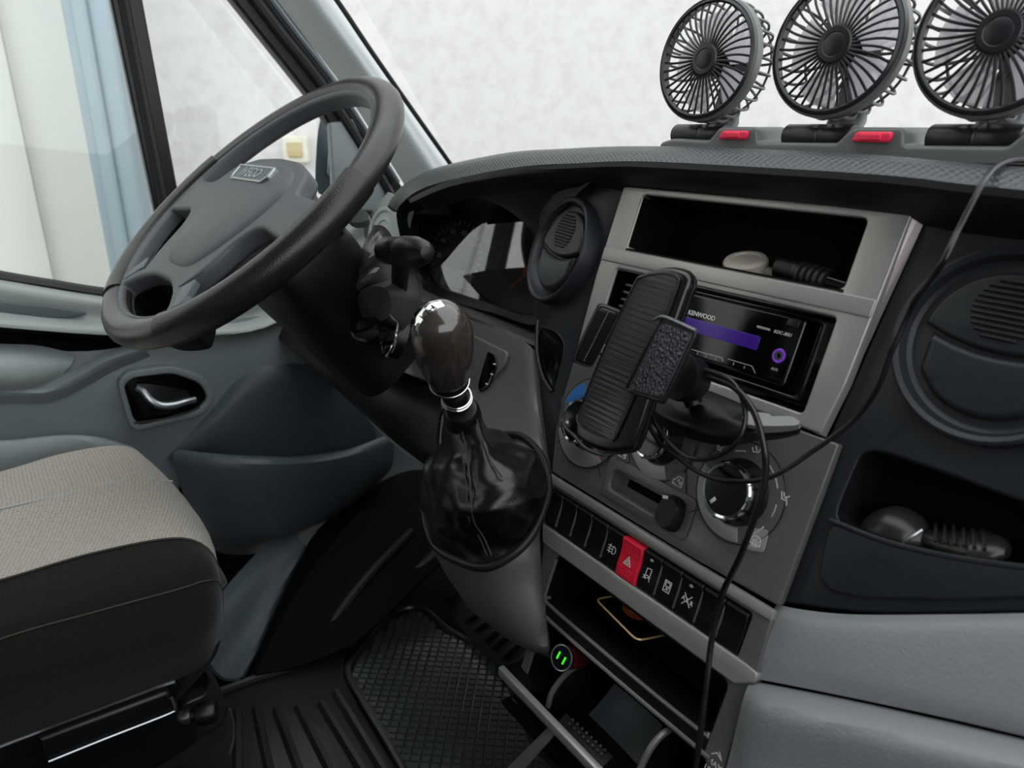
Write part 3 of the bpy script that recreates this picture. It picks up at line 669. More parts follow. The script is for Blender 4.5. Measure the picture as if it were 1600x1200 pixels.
# round air vents
def vent(cm, R, r, slant, nm, lbl, squash=1):
    vb = part(nm, xf(lathe([(R * 1.0, -.03), (R, 0), (R * .985, .004), (R * .95, .005), (R * .90, .003), (R * .86, -.004), (r * 1.03, -.008), (r * 1.01, -.012), (0, -.012)], 64), cm), 'dash', da, world=True, label=lbl)
    inv = wm(da).inverted() @ cm
    def sub(name, bm, ma): o = part(name, xf(bm, inv), ma, vb); return o
    # the two flaps of the closed shutter, a curved shut line between them
    def half(up, rr):
        pts = []
        ys = slant
        n = 24
        if up:
            for i in range(n + 1): a = atan2(ys, sqrt(rr * rr - ys * ys)); t = a + (pi - 2 * a) * i / n; pts.append((rr * cos(t), rr * sin(t)))
            x0 = sqrt(rr * rr - ys * ys)
            for i in range(1, n): x = -x0 + 2 * x0 * i / n; pts.append((x, ys - .011 * (1 - (x / x0) ** 2) - .004 * x / x0 * 0))
        else:
            x0 = sqrt(rr * rr - ys * ys) * .86; yb = -sqrt(rr * rr - x0 * x0)
            g = .0022
            for i in range(n + 1): x = x0 - 2 * x0 * i / n; pts.append((x, ys - g - .011 * (1 - (x / (x0 / .86)) ** 2)))
            a = atan2(yb, -x0)
            for i in range(n + 1):
                t = (pi + (pi - 0) * i / n); ang = pi + atan2(-yb, x0) + (pi - 2 * atan2(-yb, x0)) * i / n; pts.append((rr * cos(ang), rr * sin(ang)))
        return pts
    sub('flap', plate(half(True, r * .985), (), -.012, .0, .004, 4), 'dash')
    sub('flap', plate(half(False, r * .985), (), -.012, .0005, .006, 4), 'dash')
    for i in range(11):
        y = r * (.02 + .075 * i) ; hw = r * .44 * sqrt(max(.02, 1 - ((i - 5) / 5.8) ** 2))
        sub('louvre_slat', tube([(-hw, y + .004, .0005), (0, y + .004, .0012), (hw, y + .004, .0005)], .0013, 6), 'dashdark')
    return vb
vent(frame_n(Vector((-.708, .553, .706)), Vector((-.2, -.91, .37))), .067, .051, .004, 'air_vent', 'round closed air vent left of the centre panel')
vr = frame(PC(1556, 540, -6), CU, CV, CW)
vent(vr, .071, .053, .006, 'air_vent', 'round closed air vent at the right frame edge')

# passenger side panel with the open tray
oc = [(1449, 330), (1480, 352), (1900, 400), (1900, 957), (1600, 958), (1480, 960), (1370, 960), (1290, 952), (1212, 940), (1290, 690)]
hole = [(1345, 712), (1362, 704), (1395, 712), (1480, 742), (1600, 786), (1700, 815), (1700, 900), (1600, 884), (1520, 873), (1450, 860), (1380, 842), (1305, 812), (1318, 775)]
w0 = -12
def cpx(pts, w): return [UVc(x, y, w) for x, y in pts]
part('passenger_panel', xf(plate(roundpoly(cpx(oc, w0), .012), [roundpoly(cpx(hole, w0), .012)], -.006, 0, .003), frame(CO + CW * (w0 * .001), CU, CV, CW)), 'dash', da, world=True)
hp = [Vector((a, b, 0)) for a, b in roundpoly(cpx(hole, w0), .012)]
cm_ = frame(CO + CW * (w0 * .001), CU, CV, CW)
tr_ = bmesh.new()
lo = loftloops([[p for p in hp], [p * 1.0 + Vector((0, .002 if p.y > -.2 else -.0, -.05)) for p in hp]], 60, False, True)
part('tray_well', xf(lo, cm_), 'dashdark', da, world=True)
# raised lower border of the tray, a rounded apron
ap = [(1300, 815), (1380, 846), (1450, 864), (1520, 877), (1600, 888), (1720, 905), (1720, 930), (1600, 934), (1480, 938), (1350, 935), (1300, 925), (1283, 905), (1285, 870)]
part('tray_apron', xf(plate(roundpoly(cpx(ap, w0), .01), (), -.002, .004, .0035, 4), cm_), 'dash', da, world=True)
part('tray_lip', tube([cm_ @ Vector((*UVc(x, y, w0), .003)) for x, y in ((1300, 813), (1380, 844), (1450, 862), (1520, 875), (1600, 886), (1720, 903))], .0022, 8, 30), 'dash', da, world=True)
# lower grey glovebox section
part('glovebox_panel', surf([[PC(1214, 944, -14), PC(1250, 952, -8), PC(1330, 960, -8), PC(1480, 960, -8), PC(1600, 958, -8), PC(1900, 950, -8)],
                             [PC(1206, 960, -6), PC(1240, 972, 2), PC(1330, 982, 4), PC(1480, 986, 4), PC(1600, 986, 4), PC(1900, 990, 4)],
                             [PC(1188, 1020, -2), PC(1225, 1030, 2), PC(1330, 1052, 4), PC(1480, 1085, 4), PC(1600, 1110, 4), PC(1900, 1170, 4)],
                             [PC(1175, 1060, -6), PC(1210, 1066, -3), PC(1330, 1090, -3), PC(1480, 1122, -3), PC(1600, 1150, -3), PC(1900, 1220, -3)]], 34, 22, .006), 'glove', da, world=True)
part('glovebox_lid', surf([[PC(1172, 1064, -8), PC(1208, 1070, -6), PC(1330, 1094, -6), PC(1480, 1127, -6), PC(1600, 1155, -6), PC(1900, 1225, -6)],
                           [PC(1166, 1078, 8), PC(1202, 1086, 18), PC(1325, 1112, 20), PC(1478, 1146, 20), PC(1600, 1174, 20), PC(1900, 1245, 20)],
                           [PC(1158, 1104, 14), PC(1194, 1112, 30), PC(1320, 1142, 34), PC(1475, 1180, 34), PC(1600, 1210, 34), PC(1900, 1285, 34)],
                           [PC(1140, 1180, 4), PC(1180, 1190, 20), PC(1310, 1222, 24), PC(1475, 1262, 24), PC(1600, 1290, 24), PC(1900, 1360, 24)],
                           [PC(1110, 1290, -10), PC(1150, 1300, 6), PC(1300, 1330, 10), PC(1475, 1370, 10), PC(1600, 1400, 10), PC(1900, 1470, 10)]], 34, 26, .006), 'glove', da, world=True)
part('inner_carrier', xf(box(-.01, .95, -.50, 0, -.10, -.06), CON), 'deep', da, world=True)
part('carrier_side', xf(box(-.56, -.0, -.36, -.18, -.2, -.16), CON), 'deep', da, world=True)

# ================================================================== CENTRE CONSOLE  (local mm on the console face: u right, v up, w towards the seats)
def mm(pts): return [(a * .001, b * .001) for a, b in pts]
def R(x0, x1, y0, y1, r): return rrect(x0 * .001, x1 * .001, y0 * .001, y1 * .001, r * .001)
def B(x0, x1, y0, y1, z0, z1, b=0, seg=2): return box(x0 * .001, x1 * .001, y0 * .001, y1 * .001, z0 * .001, z1 * .001, b * .001, seg)
cf = thing('center_fascia', 'silver grey centre fascia with storage slot and climate panel', 'fascia', CON)
part('bezel', plate(roundpoly(mm([(-2, 1), (321, 2), (317, -137), (311.5, -182), (2, -182), (-3, -100)]), [.004, .001, .001, .001, .002, .002]),
      [R(32, 288, -65, -6, 5), R(26, 291, -171, -88, 4)], -.012, 0, .002, 3), 'silver', cf)
# canted right flank, its reflection painted as a brighter colour
def uw(x, y, w): a = UVc(x, y, w); return Vector((a[0], a[1], w * .001))
fa_, fb_, fc_, fd_, fe_ = uw(1422, 331, -.6), uw(1272, 676, -.6), uw(1291, 683, -11), uw(1443, 350, -11), uw(1437, 335, -6)
part('flank', tobm([fa_, fb_, fc_, fd_, fe_] + [Vector((v.x - .004, v.y, -.014)) for v in (fa_, fb_, fc_, fd_, fe_)],
      [(0, 1, 2, 3, 4), (9, 8, 7, 6, 5), (0, 5, 6, 1), (1, 6, 7, 2), (2, 7, 8, 3), (3, 8, 9, 4), (4, 9, 5, 0)]), 'flanklit', cf, ang=15)
part('shelf_bar', join(B(-1.5, 318, -83, -68, -8, 1.4, 1.2, 3)), 'silver', cf)
part('storage_slot', join(xf(box(-.129, .129, -.002, .002, -.06, .06), Matrix.Translation((.160, -.067, -.06))), B(31, 289, -7, -4, -120, -2), B(29, 33, -67, -4, -120, -2), B(287, 291, -67, -4, -120, -2), B(29, 291, -70, -2, -124, -118)), 'deep', cf)
part('radio_recess', join(B(25, 292, -89, -86, -50, -3), B(25, 292, -172, -169, -50, -3), B(23, 27, -172, -86, -50, -3), B(290, 294, -172, -86, -50, -3), B(24, 293, -172, -86, -54, -50)), 'gloss', cf)
part('climate_panel', plate(roundpoly(mm([(2, -184.5), (328, -184.5), (327, -326), (236, -329), (22, -328), (4, -268)]), [.002, .002, .003, .001, .004, .02]),
      [R(112, 213, -312, -288, 7)], -.010, -.001, .0015), 'silver_dark', cf)
part('slider_slot', join(B(110, 215, -314, -286, -22, -14), B(109, 113, -314, -286, -22, -3), B(212, 216, -314, -286, -22, -3), B(110, 215, -290, -286, -22, -3), B(110, 215, -314, -311, -22, -3)), 'silver_dark', cf)
part('slider_frame', plate(roundpoly(mm([(103, -278), (222, -278), (222, -320), (103, -320)]), .006), [R(112, 213, -312, -288, 8)], -.001, .0012, .0008), 'silver_dark', cf)
part('slider_groove', B(126, 204, -303, -295, -14, -11.5, .8), 'deep', cf)
part('slider_knob', xf(join(loftloops([[Vector(q) * .001 for q in ((-12, -15, 0), (12, -15, 0), (12, 14, 0), (-12, 14, 0))], [Vector(q) * .001 for q in ((-11, -14, 13), (11, -14, 13), (12, 13, 13), (-11, 13, 13))], [Vector(q) * .001 for q in ((-9, -10, 21), (9, -10, 21), (8, 12, 20), (-7, 12, 20))]], 24, True, True)), Matrix.Translation((.200, -.3, -.008))), 'black', cf)
part('slider_mark', xf(strokes([[(-.002, 0), (.002, .001)]], .003), Matrix.Translation((.196, -.287, .0135))), 'white', cf)
# dials
def circ2(cx, cy, r): return circ(cx * .001, cy * .001, r * .001, 56)
def arc(cx, cy, r, a0, a1, n=16): return [((cx + r * cos(radians(a0 + (a1 - a0) * i / n))) * .001, (cy + r * sin(radians(a0 + (a1 - a0) * i / n))) * .001) for i in range(n + 1)]
dials = ((57, -258, 49, 22.5, 'temperature_dial', 205), (160, -239, 42, 21, 'fan_dial', 150), (259, -254, 45, 24, 'airflow_dial', 236))
for i, (cx, cy, rp, rk, nm, ma) in enumerate(dials):
    pl = part('dial_plate', plate(circ2(cx, cy, rp), (), -.001, .0009, .0006), 'silver_dark' if i == 2 else 'podgrey', cf)
    part('plate_ring', tr(torus(rp * .001, .0006, 64, 6), cx * .001, cy * .001, .0005), 'black', pl)
    k = part('dial', tr(lathe([(rk * .00125, 0), (rk * .00122, .004), (rk * .00105, .012), (rk * .00102, .019)], 48), cx * .001, cy * .001, 0), 'black', cf)
    part('chrome_ring', tr(lathe([(rk * .00104, .0165), (rk * .00104, .0195), (rk * .00099, .0212), (rk * .00090, .0205), (rk * .00088, .019)], 48, False), cx * .001, cy * .001, 0), 'chrome', k)
    part('dial_face', tr(lathe([(rk * .0009, .0185), (rk * .00088, .0202), (0, .0208)], 48), cx * .001, cy * .001, 0), 'gloss', k)
    for q in range(14):
        a = 2 * pi * q / 14
        part('grip_rib', tr(xf(box(-.0011, .0011, -.0008, .0008, .001, .0145), Matrix.Translation((0, 0, 0))), (cx + rk * 1.13 * cos(a)) * .001, (cy + rk * 1.13 * sin(a)) * .001, 0), 'black', k)
    a = radians(ma)
    part('pointer', xf(box(-.0032, .0032, -.0016, .0016, 0, .0006, .0002), frame(Vector(((cx + rk * .62 * cos(a)) * .001, (cy + rk * .62 * sin(a)) * .001, .0204)), Vector((cos(a), sin(a), 0)), Vector((-sin(a), cos(a), 0)), Vector((0, 0, 1)))), 'white', k)
# light lower sectors of the dial plates
for cx, cy, r0, r1, a0, a1 in ((57, -258, 30, 47.5, 205, 318), (160, -239, 27, 40.5, 175, 300), (259, -254, 31, 43.5, 165, 290)):
    part('dial_sector', plate(arc(cx, cy, r1, a0, a1, 24) + arc(cx, cy, r0, a1, a0, 24), (), .0006, .0014, .0003), 'silver', cf)
def ann(cx, cy, r0, r1, a0, a1): return plate(arc(cx, cy, r1, a0, a1, 10) + arc(cx, cy, r0, a1, a0, 10), (), .0006, .0013, .0001)
part('cold_mark', join(ann(57, -258, 31, 46, 122, 165), ann(57, -258, 38, 47, 92, 114)), 'blue', cf)
part('warm_mark', join(ann(57, -258, 31, 37, 85, 112), ann(57, -258, 33, 45, 306, 319)), 'redprint', cf)
zz = .0012
prints = strokes([arc(259, -254, 36, 100, 116), arc(259, -254, 38, 28, 58), arc(259, -254, 38, -10, 6), arc(259, -254, 38, -58, -28)], .0011, zz)
part('dial_print', prints, 'white', cf)
def icon(nm, cx, cy, lines, w=.0009, m='white', z=zz, par=None, s=1): return part(nm, strokes([[((cx + a * s) * .001, (cy + b * s) * .001) for a, b in l] for l in lines], w, z), m, par or cf)
car = [[(-5, -3), (-5, 1), (-3, 1.5), (-1, 5), (4, 5), (5, 2), (5, -3), (2.5, -3)], [(-1.5, -3), (.5, -3)], [(-4, -3.2), (-3, -1.5), (-2, -3.2)], [(1.2, 3.2), (-.2, 1), (2.6, 1)], [(1.8, -1), (3.6, 1), (3.6, -1.5)]]
bl = roundpoly(mm([(108, -262), (126, -268), (130, -283), (112, -281)]), .004)
for pts_, (ix, iy) in (([(107, -261), (120, -262), (130, -277), (110, -280)], (118, -271)), ([(186, -264), (198, -258), (207, -279), (184, -279)], (195, -271))):
    part('mode_button', plate(roundpoly(mm(pts_), .004), (), -.001, .0016, .0008), 'podgrey', cf)
    icon('button_symbol', ix, iy, car, .0009, 'white', .0017, None, 1.1)
seat_ic = [[(-3, 4), (-1.5, -1), (3, -1), (4, -4)], [(-1, 4), (0, 1.5)], [(4, 3), (1, 1), (2.5, .2)]]
icon('airflow_symbol', 262, -214, [[(-4, 1), (-2, -2), (3, -1), (4, 2)], [(-1, 3), (1, 0)]])
icon('airflow_symbol', 301, -242, seat_ic, s=1.1)
icon('airflow_symbol', 226, -226, seat_ic, s=.9)
icon('defrost_symbol', 290, -286, [[(-5, -3), (-4, 3), (0, 4.5), (4, 3), (5, -3), (-5, -3)], [(-2, -5), (-2, 1)], [(0, -5), (0, 2)], [(2, -5), (2, 1)]])
part('defrost_patch', plate(roundpoly(mm([(281, -277), (298, -272), (300, -292), (284, -297)]), .003), (), -.0005, .001, .0005), 'silver', cf)
part('scale_notch', strokes([[(.2275, -.2845), (.2165, -.2925)], [(.0285, -.285), (.019, -.294)], [(.088, -.292), (.0995, -.3055)]], .0008, .0011), 'black', cf)
# ridge strip above the switches
part('trim_strip', B(21, 327, -339, -330.5, -4, 3.2, 1.2), 'silver', cf)
part('switch_surround', plate(roundpoly(mm([(24, -339), (327, -338), (331, -388), (316, -388), (50, -389), (37, -389)]), [.004, .002, .003, .002, .003, .008]), [R(33, 309, -386, -343, 3)], -.010, .001, .002), 'silver_dark', cf)
part('lower_bar', plate(roundpoly(mm([(37, -386), (317, -383), (332, -384), (332, -392), (316, -404), (66, -405), (46, -404)]), .003), (), -.010, .003, .0014, 2), 'silver', cf)

# switch row
sp = thing('switch_row', 'black row of rocker switches with red hazard button', 'switch panel', CON @ Matrix.Translation((.170, -.3645, 0)))
part('switch_back', B(-138, 140, -22, 22, -16, -6), 'deep', sp)
def rocker(u0, u1, name='rocker_switch', m='black', z=0, lbl=None):
    w_ = u1 - u0
    prof = [(-20, -4), (-19, 0 + z), (-8, 2.2 + z), (0, 1.6 + z), (8, 2.6 + z), (18.5, 5 + z), (20.5, 4 + z), (21, -4)]
    vs = []; 
    for x in (u0 + .7, u0 + 1.5, u1 - 1.5, u1 - .7):
        ins = -.8 if x in (u0 + .7, u1 - .7) else 0
        for (y, zq) in prof: vs.append(Vector((x - 170, y, zq + (ins if zq > -3 else 0))) * .001)
    fs = []; n = len(prof)
    for k in range(3):
        for i in range(n - 1): fs.append((k * n + i, k * n + i + 1, (k + 1) * n + i + 1, (k + 1) * n + i))
        fs.append((k * n, (k + 1) * n, (k + 1) * n + n - 1, k * n + n - 1))
    fs.append(tuple(range(n))); fs.append(tuple(3 * n + i for i in range(n)))
    return part(name, tobm(vs, fs), m, sp, label=lbl)
us = [33, 58, 83, 108, 133, 158, 185, 210, 235, 260, 284.5, 309]
rs = []
for i in range(11):
    if i == 5: rs.append(rocker(us[i] - 1, us[i + 1] + 1, 'hazard_button', 'red', 2.5, 'red hazard warning button with white triangle'))
    else: rs.append(rocker(us[i], us[i + 1]))
for u in (58, 83, 108, 133, 210, 235, 260, 284.5):
    part('switch_divider', xf(B(-.5, .5, -15, 15, 0, 4, .3), Matrix.Translation(((u - 170) * .001, .0, -.0005))), 'silver_dark', sp)
def sicon(k, lines, z=3.2, s=.95, w=.0007, m='white', dx=0, dy=0):
    uc = (us[k] + us[k + 1]) / 2 - 170 + dx
    return part('switch_symbol', strokes([[((uc + a * s) * .001, (dy + b * s) * .001) for a, b in l] for l in lines], w, z * .001), m, rs[k])
sicon(4, [[(1, 4), (1, -4), (3, -4), (5.5, -2), (5.5, 2), (3, 4), (1, 4)], [(-6, 3), (-.5, 3)], [(-6, 0), (-.5, 0)], [(-6, -3), (-.5, -3)], [(-3, 5), (-4, 0), (-3, -5)]])
sicon(5, [[(-5, -4), (5, -4), (0, 5), (-5, -4)], [(-2.3, -2.4), (2.3, -2.4), (0, 1.6), (-2.3, -2.4)]], 5.6)
db = bmesh.new()
for r_ in range(11):
    for c_ in range(7):
        y = 14.5 - r_ * 2.9; x = -8 + c_ * 2.7
        if abs(y) < 6.5: continue
        z = 5.3 if y < 0 else 5.3 + (y - 6) * .19
        db = join(db, tr(lathe([(.0006, 0), (.0004, .0005), (0, .0006)], 6), (171.5 + x - 170) * .001, y * .001, (z - .5) * .001))
part('button_dimples', db, 'redfan', rs[5], kind='stuff')
sicon(6, [[(-3, -5), (-3, 5), (3, 6), (3, -2), (-3, -2)], [(-5, -6), (4, -3)], [(1, -2), (4, -7)], [(-5, -3), (-2, -6)]])
sicon(7, [[(-4, -5.5), (-4, 5.5), (4, 5.5), (4, -5.5), (-4, -5.5)], [(-2.5, 0), (-2.5, 4), (2.5, 4), (2.5, 0), (-2.5, 0)], [(-2, -4), (2, -1)], [(-1, -1), (1.5, -4)]], w=.0007)
part('switch_symbol', join(text('A', .0058, m=Matrix.Translation((.0728, .0, .0034))), text('S', .0058, m=Matrix.Translation((.0777, -.0005, .0034))), text('R', .0058, m=Matrix.Translation((.0826, -.001, .0034)))), 'white', rs[8])
sicon(8, [[(-4.5, 5), (4.5, -5)], [(-4.5, -5.5), (4, 5)]], 3.5, 1, .0008)
for k in (6, 8): part('indicator_lamp', xf(plate(circ(0, 0, .0022, 16, .0013), (), 0, .0006, .0002), Matrix.Translation((((us[k] + us[k + 1]) / 2 - 170) * .001, .014, .0042))), 'greyprint', rs[k])

# lower tray and its frame
lf = thing('lower_fascia', 'silver framed lower fascia with open black tray', 'fascia', CON @ Matrix.Translation((.19, -.43, 0)))
def lt(b): return xf(b, Matrix.Translation((-.19, .43, 0)))
part('frame', lt(plate(roundpoly(mm([(44, -404), (331, -390), (331, -470), (327, -600), (70, -600), (66, -474), (54, -440)]), [.004, .004, .01, .01, .01, .01, .01]), [R(70, 309, -461, -407, 7), R(82, 316, -590, -480, 6)], -.012, 0, .003, 3)), 'silver_dark', lf)
part('tray_liner', lt(join(B(68, 311, -464, -460, -110, -2), B(68, 311, -409, -405, -110, -2), B(66, 71, -464, -405, -110, -2), B(308, 313, -464, -405, -110, -2), B(66, 313, -464, -405, -114, -108))), 'deep', lf)
part('tray_sill', lt(B(74, 310, -479, -461.5, -2, .8, .3)), 'black', lf)
part('tray_lip', lt(tube([Vector(q) * .001 for q in ((72, -412, 0), (72, -456, 0), (78, -461, 1), (190, -462, 1), (300, -460, 1), (308, -456, 0))], .0022, 8, 50)), 'silver_dark', lf)
part('lower_edge', lt(tube([Vector(q) * .001 for q in ((76, -460, 1), (80, -471, 2), (90, -475, 2), (200, -475, 3), (318, -474, 2))], .0022, 8, 40)), 'silver_dark', lf)
part('ashtray_housing', lt(join(B(80, 318, -592, -588, -110, -2), B(80, 84, -592, -478, -110, -2), B(314, 318, -592, -478, -110, -2), B(80, 318, -592, -478, -114, -108))), 'deep', lf)
part('warning_text', lt(join(text('MAX', .0068, m=Matrix.Translation((.3225, -.476, .0006))), text('180W', .0068, m=Matrix.Translation((.3225, -.4835, .0006))), strokes([mm([(317, -470), (321, -466), (327, -469), (323, -464)])], .0008, .0004))), 'white', lf)

# pull-out cup holder below the tray, drawn from its front edge line
z0 = .28
a0, a1 = PZ(779, 1046, z0), PZ(941, 1199, z0)
yd = (a0.y + a1.y) / 2; xl, xr = a0.x, -.33
DR = frame(Vector((xl, yd, z0)), Vector((1, 0, 0)), Vector((0, 1, 0)), Vector((0, 0, 1)))
dw = xr - xl
dh = thing('cup_holder_drawer', 'black pull-out cup holder with thin silver front edge', 'drawer', DR)
part('front_rim', box(-.002, dw, -.004, .004, -.010, .002, .002), 'silver', dh)
part('front_flap', xf(box(0, dw, -.003, 0, -.13, 0, .001), Matrix.Rotation(radians(18), 4, 'X') @ Matrix.Translation((0, 0, -.008))), 'black', dh)
part('tray_floor', box(0, dw, 0, .12, -.05, -.045), 'deep', dh)
part('side_lip', surf([[Vector((-.004, .004, -.004)), Vector((-.004, .05, -.01)), Vector((.004, .11, -.016))], [Vector((.035, .004, -.006)), Vector((.045, .05, -.02)), Vector((.05, .11, -.03))]], 10, 6, .003, dirv=Vector((0, 0, 1))), 'black', dh)
def W2D(p): return DR.inverted() @ p
def side_plate(pts, X, nm):
    q = [(PX(x, y, X).y, PX(x, y, X).z) for x, y in pts]
    return part(nm, xf(plate(roundpoly(q, .006), (), -.003, .003, .0015), FX(X)), 'black', dh, world=True)
side_plate([(856, 1107), (862, 1085), (878, 1060), (898, 1043), (915, 1036), (950, 1066), (935, 1120), (880, 1122)], -.50, 'curved_wall')
side_plate([(1000, 1202), (1015, 1172), (1032, 1150), (1053, 1135), (1110, 1180), (1110, 1215), (1030, 1240)], -.355, 'curved_wall')
for X, pp_ in ((-.496, [(856, 1104), (862, 1083), (878, 1060), (898, 1043), (915, 1037)]), (-.351, [(1000, 1202), (1015, 1172), (1032, 1150), (1053, 1136)])):
    part('wall_edge', tube([PX(x, y, X) for x, y in pp_], .0032, 8, 20), 'silver_dark', dh, world=True)
part('cup_back', surf([[PY(960, 1068, .46), PY(1000, 1100, .46), PY(1036, 1134, .46)], [PY(940, 1094, .445), PY(980, 1128, .445), PY(1016, 1168, .445)], [PY(916, 1120, .43), PY(955, 1158, .43), PY(998, 1196, .43)]], 12, 12, .004), 'greydark', dh, world=True)
part('grip_plate', surf([[PZ(884, 1114, .252), PZ(920, 1150, .252), PZ(958, 1182, .252)], [PZ(872, 1128, .25), PZ(908, 1164, .25), PZ(942, 1198, .25)]], 12, 6, .003, dirv=Vector((0, 0, 1))), 'bronze', dh, world=True)
gb = bmesh.new()
for i in range(8):
    for j in range(2):
        q = PZ(890 + 7.2 * i + (5 if j else 0), 1131 + 6.8 * i - (6 if j else 0), .254)
        gb = join(gb, tr(lathe([(.0016, 0), (.0012, .0012), (0, .0015)], 8), *q))
part('grip_studs', gb, 'satin', dh, world=True, kind='stuff')
part('drawer_stay', loftloops([[PY(857, 1136, yd) , PY(866, 1142, yd), PY(866, 1150, yd), PY(850, 1146, yd)], [PY(795, 1200, yd - .03), PY(808, 1212, yd - .03), PY(800, 1222, yd - .03), PY(786, 1210, yd - .03)]], 16), 'podgrey', dh, world=True)

# car radio
ra = thing('car_radio', 'black car radio with purple display behind the phone holder', 'radio', CON @ Matrix.Translation((.175, -.128, 0)))
def rt_(b): return xf(b, Matrix.Translation((-.175, .128, 0)))
part('mounting_frame', rt_(plate(R(60, 288, -167, -90, 3), [R(82, 272, -160, -95, 3)], -.046, -.012, .002)), 'gloss', ra)
part('chassis', rt_(B(78, 276, -163, -92, -49, -26)), 'deep', ra)
def rp(x, y, w=-13.6): return UVc(x, y, w)
def rtm(x, y, sx=0): a = rp(x, y); return Matrix.Translation((a[0], a[1], -.0136))
br_ = rp(1221, 606); tr2 = rp(1265, 497); 
fp_ = part('faceplate', rt_(plate(rrect(.086, (br_[0] + tr2[0]) / 2, br_[1], tr2[1], .005), (), -.030, -.014, .004, 3)), 'gloss', ra)
part('top_ledge', rt_(box(.086, tr2[0], tr2[1] + .0005, tr2[1] + .006, -.034, -.016, .001)), 'dashdark', ra)
d0, d1 = rp(1188, 526), rp(1183, 548)
part('display', rt_(plate(rrect(.096, (d0[0] + d1[0]) / 2, d1[1], d0[1], .0012), (), -.0144, -.0135, .0003)), 'purple', fp_)
zt = -.0136
part('lettering', rt_(text('KENWOOD', .0064, bold=.00012, m=rtm(1096, 493))), 'white', fp_)
part('lettering', rt_(join(text('MP3/WMA', .0032, m=rtm(1193, 513)), text('KDC-3051', .0042, shear=.2, m=rtm(1223, 521)))), 'white', fp_)
part('lettering', rt_(text('AUX', .0034, m=rtm(1210, 577))), 'greyprint', fp_)
part('key_line', rt_(strokes([[rp(1077, 545), rp(1128, 559), rp(1130, 564)], [rp(1138, 561), rp(1175, 572), rp(1180, 583)]], .0007, zt)), 'greyprint', fp_)
part('key_numbers', rt_(join(*[text(s_, .0038, m=rtm(x_, y_)) for s_, x_, y_ in (('1', 1078, 549), ('2', 1090, 552), ('3', 1103, 556), ('4', 1118, 561), ('5', 1146, 569), ('6', 1163, 574))])), 'greyprint', fp_)
rk0 = rp(1240, 505)
part('release_key', rt_(plate(rrect(rk0[0] - .006, rk0[0] + .006, rk0[1] - .0035, rk0[1] + .0035, .0015), (), -.0145, -.0125, .0006)), 'bronze', fp_)
ax0 = rp(1217, 556)
part('socket_ring', rt_(tr(torus(.0054, .0012, 32, 8), ax0[0], ax0[1], -.0135)), 'ringlight', fp_)
part('socket', rt_(tr(lathe([(.0042, -.002), (.0042, .001), (.0022, .001), (.002, -.002)], 24), ax0[0], ax0[1], -.0135)), 'satin', fp_)
part('side_grille', rt_(join(*[B(34, 58, -104 - 8 * i, -101 - 8 * i, -30, -12, 1) for i in range(6)])), 'silver_dark', ra)

# ================================================================== STEERING WHEEL
WC = Vector((-.950, .2565, .759)); t_ = radians(50.85); y_ = radians(5.4)
WN = Vector((sin(y_) * cos(t_), -cos(y_) * cos(t_), sin(t_)))
WM = frame_n(WC, WN)
sw = thing('steering_wheel', 'worn grey four-spoke steering wheel', 'steering wheel', WM)
part('rim', torus(.21, .019, 128, 18, .017), 'wheel', sw)
def rimarc(a0, a1):
    return tube([(.21 * cos(radians(a0 + (a1 - a0) * i / 30)), .21 * sin(radians(a0 + (a1 - a0) * i / 30)), 0) for i in range(31)], .0194, 20)
for q0, q1 in ((-61, 15), (165, 241)): part('rim_grip', rimarc(q0, q1), 'rimgrip', sw)
pr = lambda r, a: (r * cos(radians(a)), r * sin(radians(a)))
arcp = lambda r, a, b, n=14: [pr(r, a + (b - a) * i / n) for i in range(n + 1)]
holeA = arcp(.188, 194, 229) + [(-.072, -.141), (-.088, -.104), (-.094, -.062), (-.116, -.036)]
holeA2 = [(-x, y) for x, y in holeA][::-1]
holeB = arcp(.192, 242, 298) + [(.066, -.150), (.03, -.138), (-.03, -.138), (-.066, -.150)]
holeT = arcp(.190, 4, 176, 40) + [(-.128, .016), (-.108, .05), (-.06, .066), (0, .07), (.06, .066), (.108, .05), (.128, .016)]
sp_ = plate(circ(0, 0, .206, 96), [roundpoly(holeA, .016), roundpoly(holeA2, .016), roundpoly(holeB, .014), roundpoly(holeT, .012)], -.012, .012, .006, 4)
part('spoke_frame', sp_, 'wheelhub', sw)
def skirt(pts, h0, h1):
    c = (sum(p[0] for p in pts) / len(pts), sum(p[1] for p in pts) / len(pts))
    L = lambda s, h: [Vector((c[0] + (p[0] - c[0]) * s, c[1] + (p[1] - c[1]) * s, h)) for p in pts]
    return loftloops([L(1.03, h0), L(1.04, h1), L(1.12, h1), L(1.10, h0)], 60, False, False)
part('added_dark_skirt', skirt(roundpoly(holeB, .014), .0, -.05), 'deep', sw)  # black walls added to darken the view through the wheel openings
part('added_dark_skirt', skirt(roundpoly(holeA, .014), .0, -.03), 'deep', sw)
cov0 = [(0, .066), (.05, .062), (.09, .05), (.112, .028), (.114, .0), (.1, -.045), (.072, -.095), (.045, -.122), (0, -.128), (-.045, -.122), (-.072, -.095), (-.1, -.045), (-.114, 0), (-.112, .028), (-.09, .05), (-.05, .062)]
def cov(s, h, dy=0): return [Vector((x * s * .94 + .006, (y + .02) * s - .02 + dy, h)) for x, y in cov0]
part('airbag_cover', loftloops([cov(.96, -.02), cov(.97, -.002), cov(.92, .010), cov(.82, .0165), cov(.56, .0215), cov(.3, .023), cov(.05, .0235)], 72, True, True, 28), 'wheelhub', sw)
part('hub_back', loftloops([cov(.8, -.07), cov(.9, -.04), cov(.95, -.012)], 60), 'black', sw)
